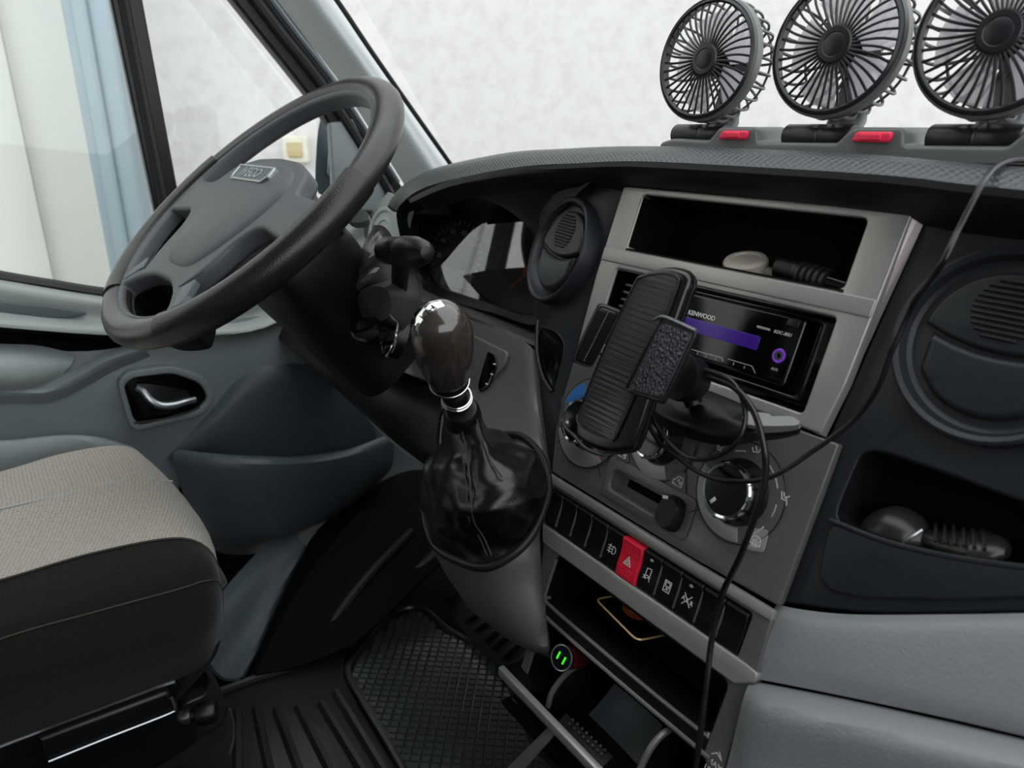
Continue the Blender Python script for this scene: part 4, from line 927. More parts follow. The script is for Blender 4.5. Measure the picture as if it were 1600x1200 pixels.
bd = part('badge', plate(roundpoly([(-.052, .024), (-.056, .040), (.056, .040), (.06, .024), (.052, .014), (-.046, .014)], .004), [roundpoly([(-.047, .022), (-.050, .037), (.050, .037), (.054, .025), (.048, .017), (-.042, .017)], .003)], .008, .0248, .0012), 'satin', sw)
part('badge_field', plate(roundpoly([(-.048, .021), (-.051, .038), (.051, .038), (.055, .025), (.049, .016), (-.043, .016)], .003), (), .008, .0236, .0005), 'greydark', bd)
part('badge_letters', text('IVECO', .021, .0238, .0004, bold=.0006, m=Matrix.Translation((0, .027, 0))), 'satin', bd)
for s_ in (1, -1):
    part('spoke_seam', strokes([[(s_ * .069, -.139), (s_ * .093, -.112)]], .0012, .0121), 'deep', sw)
    part('spoke_insert', plate(roundpoly([(s_ * .078, -.138), (s_ * .10, -.165), (s_ * .113, -.155), (s_ * .092, -.122)], .004), (), .004, .0128, .001), 'greydark', sw)

# steering column with its stalks
cm2 = frame_n(WC, WN)
sc = thing('steering_column', 'black steering column shroud behind the wheel', 'steering column', cm2)
def sec(hx, y0, y1, h, r=.4, cx=0): 
    return [Vector((cx + hx * c_, (y0 + y1) / 2 + (y1 - y0) / 2 * s_, h)) for c_, s_ in [(math.copysign(abs(cos(a)) ** .55, cos(a)), math.copysign(abs(sin(a)) ** .55, sin(a))) for a in [2 * pi * i / 24 for i in range(24)]]]
part('shroud', loftloops([sec(.06, -.065, .045, -.035), sec(.078, -.078, .055, -.05, cx=.012), sec(.082, -.082, .057, -.09, cx=.015), sec(.078, -.083, .055, -.13, cx=.015), sec(.07, -.083, .05, -.18, cx=.02), sec(.07, -.085, .05, -.27, cx=.03)], 48, True, True, 30), 'black', sc)
part('shroud_sheen', loftloops([[PY(x, y, .33) for x, y in ((540, 336), (560, 326), (576, 334), (574, 344), (556, 348), (542, 344))], [PY(x, y, .36) for x, y in ((545, 338), (564, 330), (578, 338), (577, 352), (558, 356), (546, 350))]], 24), 'greylight', sc, world=True)  # light grey shape stands in for the reflection on the shroud top
part('stalk_boss', loftloops([[PY(x, y, .345) for x, y in ((560, 462), (580, 448), (604, 452), (612, 480), (600, 500), (572, 496))], [PY(x, y, .44) for x, y in ((550, 470), (585, 440), (640, 440), (655, 500), (640, 545), (560, 520))]], 30), 'colgrey', sc, world=True)
part('column_side', surf([[PY(572, 372, .385), PY(590, 352, .40), PY(608, 362, .45), PY(630, 400, .53), PY(648, 420, .57)],
                          [PY(556, 410, .375), PY(584, 400, .365), PY(606, 410, .42), PY(632, 440, .50), PY(656, 460, .55)],
                          [PY(530, 450, .375), PY(566, 440, .355), PY(600, 450, .40), PY(634, 478, .46), PY(664, 500, .52)],
                          [PY(505, 486, .385), PY(545, 486, .36), PY(590, 498, .385), PY(634, 525, .43), PY(676, 545, .49)],
                          [PY(480, 520, .41), PY(530, 540, .385), PY(580, 560, .395), PY(640, 585, .43), PY(690, 600, .48)]], 28, 28, .006), 'colgrey', sc, world=True)
# wiper stalk
wsx = part('wiper_stalk', tube([PY(622, 478, .41), PY(624, 450, .40), PY(626, 420, .385), PY(628, 396, .375)], lambda f: .0095 + .002 * f, 14, 14), 'black', sc, world=True)
ka, kb = PY(604, 391, .372), PY(668, 395, .355)
ax = (kb - ka); Lk = ax.length
km = frame_n(ka, ax)
o = part('stalk_end', xf(lathe([(.004, -.003), (.014, -.0005), (.0165, .004), (.0165, Lk * .42), (.0152, Lk * .44), (.0158, Lk * .46), (.0172, Lk * .5), (.0168, Lk * .72), (.013, Lk * .9), (.007, Lk * .985), (0, Lk)], 32), wm(sc).inverted() @ km), 'black', wsx)
part('stalk_mark', xf(strokes([[(.000, .0035), (.0035, 0)], [(.0035, .0035), (.0, 0)]], .0012), wm(sc).inverted() @ frame_n(PY(632, 379, .352), Vector((.1, -.6, .8)))), 'greyprint', wsx)
# ignition lock with its key
ia, ib = PY(606, 524, .375), PY(556, 514, .325)
ig = part('ignition_lock', xf(lathe([(.026, -.02), (.026, .0), (.024, .004), (.018, .005), (.017, .001), (0, .001)], 32), frame_n(PY(606, 524, .378), Vector((-.25, -.8, .35)))), 'black', sc, world=True)
part('lock_ring', xf(torus(.025, .0026, 32, 8), wm(sc).inverted() @ frame_n(PY(610, 525, .366), Vector((-.2, -.85, .3)))), 'chrome', ig)
kx = thing('ignition_key', 'black ignition key in the lock on the column', 'key', frame_n(PY(606, 523, .37), (PY(560, 513, .318) - PY(606, 523, .37))))
part('key_head', loftloops([[Vector((.021 * s1 * cos(a), .015 * s1 * sin(a), h)) for a in [2 * pi * i / 20 for i in range(20)]] for s1, h in ((.8, .004), (1, .01), (1.05, .03), (1.1, .045), (.95, .054), (.6, .057))], 32), 'gloss', kx)
part('key_badge', xf(plate(circ(0, 0, .004, 20), (), 0, .0012, .0004), frame(Vector((.0, .0105, .047)), Vector((1, 0, 0)), Vector((0, 0, 1)), Vector((0, 1, 0)))), 'satin', kx)

# ================================================================== GEAR LEVER
KB, KT = PY(701, 586, .345), PY(682, 467, .30)
gl_ = thing('gear_lever', 'black leather gear lever with worn brown-grey knob', 'gear lever', PC(757, 860, 60))
ka_ = (KT - KB).normalized()
kmx = frame_n(KB, ka_, Vector((0, 1, 0)))
H = (KT - KB).length * .86
KP = [(.0185, .0), (.0225, .003), (.0262, H * .16), (.0288, H * .36), (.0297, H * .52), (.0293, H * .66), (.0272, H * .80), (.0222, H * .91), (.0140, H * .975), (0, H * 1.0)]
Wk = .0300
part('knob', xf(lathe([(.012, -.004), (.0185, .0)] + KP[1:], 48), kmx), 'knob', gl_, world=True)
kd = gl_.children[0]
# chrome shift plate set into the rounded top
def kp(x, y, d): q = PY(x, y, .3); v = (EYE - q).normalized(); return q
top = kmx @ Vector((0, 0, H * .8))
pm_ = []
for ry in ((640, 503), (655, 488), (690, 466)):
    pass
Kc = kmx @ Vector((0, 0, H * .60))
kinv = kmx.inverted()
def onknob(x, y, off):
    d = ray(x, y).normalized(); t = (kmx.translation - EYE).dot(d) - .2; best = None
    for k in range(1400):
        p = kinv @ (EYE + d * t); r_ = sqrt(p.x ** 2 + p.y ** 2); z = p.z; rr = -1
        for (ra, za), (rb, zb_) in zip(KP, KP[1:]):
            if za <= z - off * .5 <= zb_ or (z <= H + off and zb_ == H and z > H - .004): rr = ra + (rb - ra) * min(1, max(0, (z - za) / max(1e-6, zb_ - za)))
        g = r_ - rr - off
        if best is None or g < best[0]: best = (g, t)
        if rr >= 0 and g <= 0: return EYE + d * t
        t += .0003
    return EYE + d * best[1]
rk_ = .0012
pa = [(641, 505), (646, 493), (657, 480), (672, 471), (688, 469)]; pb = [(655, 511), (659, 502), (668, 491), (681, 483), (695, 478)]
rows_ = [[onknob(a[0] + (b[0] - a[0]) * f, a[1] + (b[1] - a[1]) * f, rk_) for a, b in zip(pa, pb)] for f in (0, .25, .5, .75, 1)]
shp = part('shift_plate', surf(rows_, 24, 14, .003), 'chrome', gl_, world=True)
L = []
def up(x, y): return onknob(x, y, rk_ + .0022)
for ln in ([(656, 494), (664, 499)], [(664, 485), (672, 490)], [(674, 477), (682, 482)], [(659, 497), (678, 479)]):
    o = part('shift_pattern', tube([up(*q) for q in ln], .0006, 6), 'black', shp); o.data.transform(wm(gl_).inverted())
NK = PY(718, 640, .372)
part('shaft', tube([KB + ka_ * .01, PY(703, 598, .352), PY(712, 620, .364), NK], .0125, 16, 12), 'black', gl_, world=True)
part('lift_collar', xf(lathe([(.0185, -.004), (.0205, 0), (.0195, .006), (.017, .010)], 32), frame_n(PY(702, 594, .349), ka_)), 'black', gl_, world=True)
part('chrome_ring', xf(torus(.0205, .0012, 40, 8), frame_n(PY(702, 595, .3495), ka_)), 'chrome', gl_, world=True)
part('chrome_ring', xf(join(torus(.0155, .002, 40, 8), tr(torus(.015, .0018, 40, 8), 0, 0, .004)), frame_n(PY(714, 623, .364), ka_)), 'chrome', gl_, world=True)
part('boot_collar', xf(lathe([(.0215, -.012), (.0205, 0), (.0185, .008), (.0165, .010)], 32), frame_n(PY(722, 645, .374), ka_)), 'black', gl_, world=True)
# leather boot: loops of sight points at growing depth
def bl_(pts): return [PC(*p) for p in pts]
boot = [bl_([(698, 656, 95), (710, 660, 106), (728, 660, 106), (744, 650, 98), (740, 640, 80), (718, 642, 78), (702, 648, 84)]),
        bl_([(692, 676, 92), (712, 684, 110), (734, 684, 110), (756, 672, 96), (752, 655, 72), (722, 655, 70), (700, 662, 78)]),
        bl_([(690, 704, 88), (712, 712, 112), (738, 714, 114), (768, 700, 96), (766, 672, 64), (726, 668, 60), (696, 684, 70)]),
        bl_([(668, 728, 82), (700, 742, 114), (742, 752, 120), (788, 728, 92), (800, 682, 50), (740, 680, 46), (684, 700, 60)]),
        bl_([(663, 772, 84), (698, 790, 118), (744, 800, 124), (806, 762, 92), (834, 704, 36), (760, 690, 38), (672, 724, 56)]),
        bl_([(668, 806, 88), (704, 822, 110), (750, 822, 114), (822, 784, 84), (846, 722, 24), (770, 692, 30), (666, 750, 58)]),
        bl_([(672, 830, 84), (706, 842, 96), (756, 846, 98), (826, 804, 72), (850, 742, 22), (780, 692, 26), (666, 772, 58)]),
        bl_([(683, 854, 82), (716, 872, 90), (762, 880, 88), (824, 832, 60), (853, 756, 20), (786, 692, 22), (664, 790, 60)])]
from mathutils import noise
bt_ = loftloops(boot, 96, True, False, 70)
bt_.normal_update()
for v in bt_.verts:
    q = v.co; f = noise.noise(Vector((q.x * 30, q.y * 30, q.z * 52))) * .0055 + noise.noise(Vector((q.x * 75, q.y * 75, q.z * 110 + 7))) * .0006
    v.co = q + v.normal * f
part('boot', bt_, 'leather', gl_, world=True)
for off in (-3, 4):
    pts = [(716 + off * .8, 664, 109), (722 + off, 690, 114), (728 + off, 730, 120), (732 + off, 775, 124), (734 + off, 800, 124), (738 + off, 818, 116), (752 + off, 840, 104), (764 + off, 868, 96)]
    part('stitching', tube([PC(*p) for p in pts], .0009, 6, 40), 'seam', gl_, world=True)
part('stitching', tube([PC(*p) for p in ((744, 652, 101), (752, 680, 104), (764, 715, 108), (784, 745, 104))], .0009, 6, 30), 'seam', gl_, world=True)
part('boot_ring', tube([PC(*p) for p in ((662, 790, 66), (668, 826, 80), (684, 858, 86), (718, 878, 92), (760, 887, 90), (800, 868, 76), (830, 838, 58), (850, 795, 36), (857, 756, 18), (845, 712, 14), (815, 682, 16), (775, 680, 24))], .0045, 10, 70), 'dashdark', gl_, world=True)
part('strap', tube([PC(*p) for p in ((700, 634, 92), (690, 645, 92), (685, 668, 90), (683, 695, 86))], .002, 8, 20), 'black', gl_, world=True)

# ================================================================== DRIVER'S SEAT
se = thing('driver_seat', 'driver seat with grey woven centre and black side bolster', 'seat', Vector((-.98, -.1, 0)))
fr = lambda x, y, X: PX(x, y, X)
top = [[fr(-520, 868, -1.2), fr(-150, 772, -1.2), fr(0, 737, -1.2), fr(100, 708, -1.2), fr(190, 696, -1.2), fr(228, 716, -1.2), fr(262, 770, -1.19), fr(285, 850, -1.17)],
       [fr(-560, 900, -1.1), fr(-170, 800, -1.1), fr(0, 762, -1.1), fr(110, 734, -1.1), fr(205, 716, -1.1), fr(250, 735, -1.1), fr(288, 790, -1.09), fr(310, 870, -1.07)],
       [fr(-600, 950, -.98), fr(-190, 840, -.98), fr(0, 797, -.98), fr(120, 768, -.98), fr(225, 750, -.98), fr(276, 766, -.98), fr(316, 822, -.97), fr(330, 900, -.96)],
       [fr(-700, 1050, -.86), fr(-220, 905, -.86), fr(0, 852, -.86), fr(130, 820, -.86), fr(250, 795, -.86), fr(302, 806, -.86), fr(333, 850, -.85), fr(343, 930, -.84)],
       [fr(-800, 1120, -.74), fr(-250, 975, -.74), fr(0, 907, -.74), fr(140, 866, -.74), fr(262, 842, -.74), fr(314, 850, -.735), fr(340, 884, -.73), fr(347, 950, -.73)]]
part('cushion_centre', surf(top, 40, 40, .02, dirv=Vector((0, 0, 1))), 'seatgrey', se, world=True)
side = [top[4],
        [fr(-800, 1200, -.71), fr(-250, 1050, -.71), fr(0, 955, -.71), fr(145, 910, -.71), fr(270, 880, -.71), fr(322, 875, -.71), fr(343, 895, -.72), fr(348, 955, -.725)],
        [fr(-800, 1240, -.69), fr(-250, 1095, -.69), fr(0, 999, -.69), fr(150, 956, -.69), fr(275, 922, -.69), fr(325, 907, -.695), fr(345, 915, -.71), fr(349, 965, -.72)],
        [fr(-800, 1330, -.68), fr(-250, 1180, -.68), fr(0, 1085, -.68), fr(150, 1040, -.68), fr(280, 1000, -.685), fr(330, 975, -.69), fr(346, 965, -.71), fr(348, 985, -.72)],
        [fr(-800, 1450, -.70), fr(-250, 1270, -.70), fr(0, 1168, -.70), fr(150, 1112, -.70), fr(275, 1062, -.70), fr(320, 1040, -.70), fr(336, 1010, -.71), fr(344, 1000, -.72)]]
part('side_bolster', surf(side, 44, 30, .02, dirv=Vector((1, 0, .2))), 'seatblack', se, world=True)
front = [[r[-1] for r in top][::-1], [Vector((-.73, .105, .30)), Vector((-.85, .12, .30)), Vector((-.98, .125, .30)), Vector((-1.1, .12, .30)), Vector((-1.19, .10, .30))], [Vector((-.73, .06, .26)), Vector((-.85, .06, .25)), Vector((-.98, .06, .25)), Vector((-1.1, .06, .25)), Vector((-1.19, .05, .26))]]
part('cushion_front', surf(front, 24, 12, .015, dirv=Vector((0, 1, 0))), 'seatblack', se, world=True)
part('seam_piping', tube([p + Vector((.001, 0, .001)) for p in top[4]], .0011, 8, 60), 'seam', se, world=True)
part('seam_piping', tube([p + Vector((.0005, 0, .0005)) for p in side[2]], .0008, 8, 60), 'seam', se, world=True)
part('seam_piping', tube([p + Vector((0, 0, .0012)) for p in (PX(-190, 837, -.98), PX(0, 796, -.98), PX(95, 775, -.98), PX(150, 760, -.99), PX(200, 751, -.99), PX(270, 753, -.99))], .0012, 8, 40), 'greyprint', se, world=True)
part('seat_pan', box(-1.18, -.755, -.55, .07, .14, .30, .02), 'black', se, world=True)
part('base_valance', loftloops([[fr(x, y, X) for x, y, X in ((-200, 1250, -.715), (0, 1169, -.715), (268, 1068, -.715), (276, 1085, -.715), (280, 1130, -.72), (285, 1175, -.72), (-200, 1420, -.72))],
                                [fr(x, y, X) for x, y, X in ((-200, 1250, -.70), (0, 1171, -.70), (266, 1070, -.70), (274, 1088, -.70), (278, 1130, -.70), (282, 1170, -.70), (-200, 1420, -.70))]], 50), 'black', se, world=True)
part('valance_glint', tube([fr(-200, 1246, -.700), fr(0, 1166, -.700), fr(150, 1110, -.700), fr(268, 1066, -.700), fr(272, 1067, -.702)], .0024, 8, 30), 'satin', se, world=True)  # bright tube drawn as the highlight on the black valance edge
hl = [(62, 1156), (258, 1083), (266, 1084), (274, 1108), (271, 1112), (72, 1191), (66, 1188)]
X_ = -.675
part('adjuster_lever', xf(plate([fx(*q, X_) for q in hl], (), -.012, 0, .004, 3), FX(X_)), 'black', se, world=True)
part('lever_edge', tube([fr(268, 1090, X_ + .001), fr(273, 1108, X_ + .001), fr(262, 1116, X_ + .001), fr(160, 1156, X_ + .001), fr(76, 1190, X_ + .001)], .0016, 8, 24), 'satin', se, world=True)
part('seat_plinth', box(-1.14, -.80, -.5, .02, 0.0, .15, .01), 'deep', se, world=True)
part('slide_knob', xf(lathe([(.006, 0), (.006, .014), (.0115, .016), (.0125, .02), (.0125, .032), (.010, .036), (0, .036)], 24), frame_n(PX(283, 1122, -.712), Vector((.35, .93, .05)))), 'black', se, world=True)
part('slide_collar', xf(lathe([(.0085, -.002), (.009, .006), (.0075, .010)], 24), frame_n(PX(283, 1122, -.712), Vector((.35, .93, .05)))), 'bronze', se, world=True)
br = [(322, 1040), (336, 1062), (352, 1095), (352, 1120), (335, 1142), (300, 1152), (288, 1158), (280, 1120), (290, 1100), (320, 1085), (326, 1062)]
part('hinge_bracket', xf(plate(smooth2([fx(*q, -.735) for q in br], 50), (), -.02, .0, .004, 3), FX(-.735)), 'bronze', se, world=True)
part('bracket_arm', surf([[fr(357, 1105, -.74), fr(345, 1140, -.735), fr(310, 1165, -.73), (fr(255, 1185, -.725)), fr(205, 1202, -.72)], [fr(358, 1130, -.74), fr(345, 1162, -.735), fr(308, 1185, -.73), fr(255, 1205, -.725), fr(205, 1230, -.72)]], 24, 6, .012), 'bronze', se, world=True)
part('cable_guide', tube([fr(358, 1108, -.76), fr(364, 1130, -.76), fr(364, 1155, -.76), fr(358, 1178, -.76)], .0022, 8, 16), 'satin', se, world=True)

# ================================================================== FLOOR MATS
def zp(x, y, z=.0): return PZ(x, y, z)
mt = thing('floor_mat', 'black ribbed rubber mat beside the driver seat', 'mat', Vector((-.95, .15, .001)))
z_ = .012
mo = [zp(x, y, z_) for x, y in ((300, 1100), (360, 1072), (440, 1050), (500, 1028), (540, 1010), (536, 1050), (560, 1100), (600, 1165), (640, 1230), (650, 1330), (300, 1330), (250, 1180))]
part('mat_sheet', tr(plate([(p.x, p.y) for p in mo], (), -.011, 0, .003), 0, 0, z_), 'rubberwet', mt, world=True)
part('mat_rim', tube([zp(x, y, z_ + .004) for x, y in ((340, 1082), (400, 1060), (440, 1048), (500, 1026), (545, 1004))], .007, 8, 30), 'rubberwet', mt, world=True)
for x0_, y0_, x1_, y1_ in ((372, 1112, 372, 1330), (400, 1108, 440, 1290), (432, 1110, 500, 1290), (466, 1105, 560, 1290), (502, 1100, 612, 1280), (524, 1082, 620, 1240)):
    part('mat_rib', tube([zp(x0_, y0_, z_), zp((x0_ + x1_) / 2, (y0_ + y1_) / 2, z_), zp(x1_, y1_, z_)], .0075, 6), 'rubberwet', mt, world=True)
m2 = thing('floor_mat', 'shiny black chequered rubber mat in the footwell', 'mat', Vector((-.85, .45, .001)))
mo = [(542, 1048), (560, 1020), (610, 962), (650, 948), (700, 985), (745, 1010), (800, 1055), (850, 1120), (900, 1200), (900, 1330), (660, 1330), (640, 1220), (605, 1160), (565, 1095)]
part('mat_sheet', tr(plate([(zp(x, y, .014).x, zp(x, y, .014).y) for x, y in mo], (), -.012, 0, .003), 0, 0, .014), 'rubberwet', m2, world=True)
part('mat_rim', tube([zp(x, y, .018) for x, y in ((650, 1236), (606, 1160), (566, 1094), (543, 1048), (562, 1018), (612, 960), (655, 950), (700, 984), (745, 1010), (800, 1058), (848, 1120))], .006, 8, 60), 'rubberwet', m2, world=True)
# raised tiles of the tread, set on the diagonal
poly = [Vector((zp(x, y, .014).x, zp(x, y, .014).y)) for x, y in mo]
def inside(p):
    c = False; n = len(poly)
    for i in range(n):
        a, b = poly[i], poly[i - 1]
        if (a.y > p.y) != (b.y > p.y) and p.x < (b.x - a.x) * (p.y - a.y) / (b.y - a.y) + a.x: c = not c
    return c
cxy = Vector((sum(p.x for p in poly) / len(poly), sum(p.y for p in poly) / len(poly)))
vs, fs = [], []
ga = Vector((cos(radians(51)), sin(radians(51)))); gb = Vector((-ga.y, ga.x))
for i in range(-40, 40):
    for j in range(-45, 45):
        c = cxy + ga * (i * .0145) + gb * (j * .0118)
        if not inside(c + (c - cxy) * .05): continue
        b0 = len(vs)
        for dx, dy, z in ((-.0064, -.0047, .0138), (.0064, -.0047, .0138), (.0064, .0047, .0138), (-.0064, .0047, .0138), (-.0052, -.0036, .0166), (.0052, -.0036, .0162), (.0052, .0036, .0172), (-.0052, .0036, .0176)):
            p = c + ga * dx + gb * dy; vs.append((p.x, p.y, z))
        fs += [(b0 + 4, b0 + 5, b0 + 6, b0 + 7)] + [(b0 + q, b0 + (q + 1) % 4, b0 + 4 + (q + 1) % 4, b0 + 4 + q) for q in range(4)]
part('mat_tread', tobm(vs, fs), 'tread', m2, world=True, kind='stuff')
tn = thing('tunnel_mat', 'ribbed grey rubber edge beside the gear lever pod', 'mat', zp(760, 1000, .05))
ea = [(690, 938), (722, 983), (760, 1020), (800, 1062), (845, 1118), (880, 1160)]; eb = [(730, 918), (770, 958), (805, 993), (840, 1028), (884, 1064), (920, 1100)]
part('edge_strip', surf([[zp(*q, .030) for q in ea], [zp(*a, .036).lerp(zp(*b, .07), .5) for a, b in zip(ea, eb)], [zp(*q, .075) for q in eb]], 30, 8, .006, dirv=Vector((0, 0, 1))), 'rubber', tn, world=True)
for i in range(9):
    f_ = .22 + i * .075
    A_ = cr([zp(*q, .037) for q in ea], 50)[int(f_ * 49)]; B_ = cr([zp(*q, .078) for q in eb], 50)[int(f_ * 49)]
    part('edge_rib', tube([A_.lerp(B_, .25), A_.lerp(B_, .6) + Vector((0, 0, .002)), A_.lerp(B_, .95)], .0045, 6, 6), 'rubber', tn, world=True)
fw = thing('trim_3', 'dark footwell carpet left of the chequered mat', None, Vector((-1.1, .5, .05)), kind='structure')
part('footwell_slope', surf([[PX(560, 800, -1.24), PX(480, 900, -1.2), PX(435, 980, -1.09), PX(398, 1054, -1.01)], [PX(650, 790, -1.14), PX(570, 880, -1.10), PX(520, 960, -1.04), PX(470, 1040, -.99)], [PX(720, 850, -1.0), PX(660, 905, -.99), PX(600, 965, -.98), PX(548, 1008, -.965)]], 20, 16, .006), 'deep', fw, world=True)
part('footwell_ridge', tube([PX(645, 830, -1.09), PX(590, 885, -1.07), PX(540, 945, -1.045), PX(505, 1000, -1.02), PX(500, 1012, -1.01)], .009, 10, 24), 'rubber', fw, world=True)
part('footwell_ridge', tube([PX(690, 860, -1.02), PX(640, 905, -1.02), PX(590, 955, -1.015), PX(520, 1010, -1.0)], .012, 10, 24), 'rubber', fw, world=True)
part('carpet_stud', xf(lathe([(.008, 0), (.006, .003), (.003, .005), (0, .0055)], 16), frame_n(PX(448, 984, -1.115), EYE - PX(448, 984, -1.115))), 'bronze', fw, world=True)

# ================================================================== TRIPLE FAN ON THE DASHBOARD
FY = .655
fa = thing('triple_fan', 'black triple desk fan with red buttons on the dashboard', 'fan', Vector((-.45, .69, .825)))
zb = [PY(1048, 217, .63).z, PY(1122, 198, .63).z, PY(1100, 236, .63).z]
xs = [PY(1101, 92, FY).x, PY(1300, 70, FY).x, PY(1565, 48, FY).x]
zt0 = PY(1200, 223, .64).z; zb0 = PY(1200, 243, .63).z; zbu = PY(1370, 199, .64).z
pts = [(PY(1022, 236, .64).x, zb0 - .004), (PY(1030, 222, .64).x, zt0 - .002), (PY(1048, 217, .64).x, zt0 + .002)]
for k in range(3):
    bx0, bx1, bx2, bx3 = [PY(x, 200, .64).x - xs[1] + xs[k] for x in (1307, 1333, 1405, 1414)]
    pts += [(bx0, zt0 + .001), (bx1 - .004, zbu - .001), (bx1 + .003, zbu), (bx2, zbu), (bx2 + .003, zbu - .003), (bx3, zt0 + .0)]
pts += [(xs[2] + .10, zt0), (xs[2] + .11, zb0 - .004)]
part('base', xf(plate(roundpoly(pts, .003), (), -.05, .0, .004, 3), frame(Vector((0, .642, 0)), Vector((1, 0, 0)), Vector((0, 0, 1)), Vector((0, -1, 0)))), 'fangrey', fa, world=True)
for k in range(3):
    b0, b1 = [PY(x, 200, .64).x - xs[1] + xs[k] for x in (1334, 1398)]
    bt = part('speed_button', xf(plate(roundpoly([(b0, zbu - .0125), (b0 + .004, zbu - .0035), (b1, zbu - .0035), (b1 - .002, zbu - .0125)], .004), (), -.002, .004, .0022, 3), frame(Vector((0, .641, 0)), Vector((1, 0, 0)), Vector((0, 0, 1)), Vector((0, -1, 0)))), 'redfan', fa, world=True, label='red speed button')
    part('button_grip', xf(plate(roundpoly([(b0 + .009, zbu - .0105), (b0 + .009, zbu - .0055), (b1 - .009, zbu - .0055), (b1 - .009, zbu - .0105)], .0015), (), .003, .0052, .0008), wm(fa).inverted() @ frame(Vector((0, .641, 0)), Vector((1, 0, 0)), Vector((0, 0, 1)), Vector((0, -1, 0)))), 'redfan', bt)
    part('hinge_barrel', xf(join(lathe([(.0105, -.040), (.0115, -.038), (.0115, -.002), (.0108, -.0012), (.0108, .0), (.0115, .001), (.0115, .030), (.0105, .032)], 24)), frame(Vector((xs[k] - .005, .668, zt0 + .006)), Vector((0, 1, 0)), Vector((0, 0, 1)), Vector((1, 0, 0)))), 'fan', fa, world=True)
    part('hinge_pin', xf(lathe([(.004, 0), (.0042, .002), (.002, .0025)], 16), frame(Vector((xs[k] + .027, .664, zt0 + .008)), Vector((0, 1, 0)), Vector((0, 0, 1)), Vector((1, 0, 0)))), 'chrome', fa, world=True)
tilt = [radians(7), radians(8), radians(8)]; azf = [radians(4), radians(5), radians(5)]
FR = .0605
heads = []
def fan_head(k):
    nz = Vector((sin(azf[k]) * cos(tilt[k]), -cos(azf[k]) * cos(tilt[k]), sin(tilt[k])))
    c_ = [PY(1102, 93, FY), PY(1305, 70, FY), PY(1562, 50, FY)][k]
    return frame_n(c_, nz)
hm = fan_head(0); inv = wm(fa).inverted()
# built once about the origin: z towards the viewer
h0 = part('fan_head', join(lathe([(FR - .005, .001), (FR - .003, .003), (FR, .001), (FR + .002, -.002), (FR + .0015, -.012), (FR, -.013), (FR - .0015, -.012), (FR - .003, -.004), (FR - .005, .001)], 72, False)), 'fan', fa)
def subf(name, bm, m, kind=None): return part(name, bm, m, h0, kind=kind)
subf('outer_band', lathe([(FR + .0005, .0015), (FR + .0028, -.001), (FR + .0026, -.011), (FR + .001, -.0135), (FR + .0005, -.011)], 72, False), 'fangrey')
rib = None
for i in range(38):
    a = 2 * pi * i / 38
    if rib is None:
        pts = [(.014, 0, .0005), (.026, .0015, .0022), (.042, .0020, .0020), (FR - .004, .0, -.001)]
        rib = subf('grille_rib', tube(pts, .00125, 6, 8), 'fan'); rib.matrix_basis = Matrix.Rotation(a, 4, 'Z')
    else: copy_part(rib, h0, Matrix.Rotation(a, 4, 'Z'))
subf('hub_cap', lathe([(.0165, -.002), (.0165, .0015), (.0150, .0032), (.0110, .0036), (.0102, .0030), (.0095, .0034), (0, .0036)], 40), 'fan')
subf('motor', lathe([(.012, -.036), (.014, -.034), (.014, -.006), (.011, -.004)], 28), 'deep')
bm = bmesh.new()
for i in range(28):
    a = 2 * pi * i / 28
    t = tube([(FR + .001, 0, -.011), (FR + .001, 0, -.028), (FR - .003, 0, -.040), (.046, 0, -.046), (.020, 0, -.048)], .0015, 5, 14)
    bm = join(bm, xf(t, Matrix.Rotation(a, 4, 'Z')))
bm = join(bm, tr(torus(.052, .0014, 48, 6), 0, 0, -.0435), lathe([(0, -.044), (.021, -.046), (.021, -.050), (0, -.052)], 28))
subf('rear_cage', bm, 'fangrey', 'stuff')
bl0 = None
for i in range(5):
    if bl0 is None:
        rws = [[Vector((r_ * cos(a_), r_ * sin(a_), -.020 + .011 * (f_ - .5) * (1 - .25 * r_ / .05))) for f_, a_ in ((0, -.55 + sk), (.5, -.1 + sk), (1, .42 + sk))] for r_, sk in ((.013, -.1), (.03, 0), (.044, .05), (.053, .06))]
        bl0 = subf('blade', surf(rws, 10, 10, .0012, dirv=Vector((0, 0, 1))), 'blade'); bl0.matrix_basis = Matrix.Rotation(.5, 4, 'Z')
    else: copy_part(bl0, h0, Matrix.Rotation(.5 + 2 * pi * i / 5, 4, 'Z'))
subf('stand_arm', loftloops([[Vector((sx * .012, y, z)) for sx, y, z in ((-1, -FR - .016, -.028), (1, -FR - .016, -.028), (1, -FR - .016, -.052), (-1, -FR - .016, -.052))], [Vector((sx * .015, y, z)) for sx, y, z in ((-1, -FR + .004, -.044), (1, -FR + .004, -.044), (1, -FR + .001, -.056), (-1, -FR + .001, -.056))], [Vector((sx * .009, y, z)) for sx, y, z in ((-1, -.012, -.050), (1, -.012, -.050), (1, -.012, -.058), (-1, -.012, -.056))]], 24), 'fangrey')
h0.matrix_basis = inv @ hm
for k in (1, 2):
    h = copy_part(h0, fa, inv @ fan_head(k))
    for ch in list(h0.children): copy_part(ch, h, ch.matrix_basis.copy())

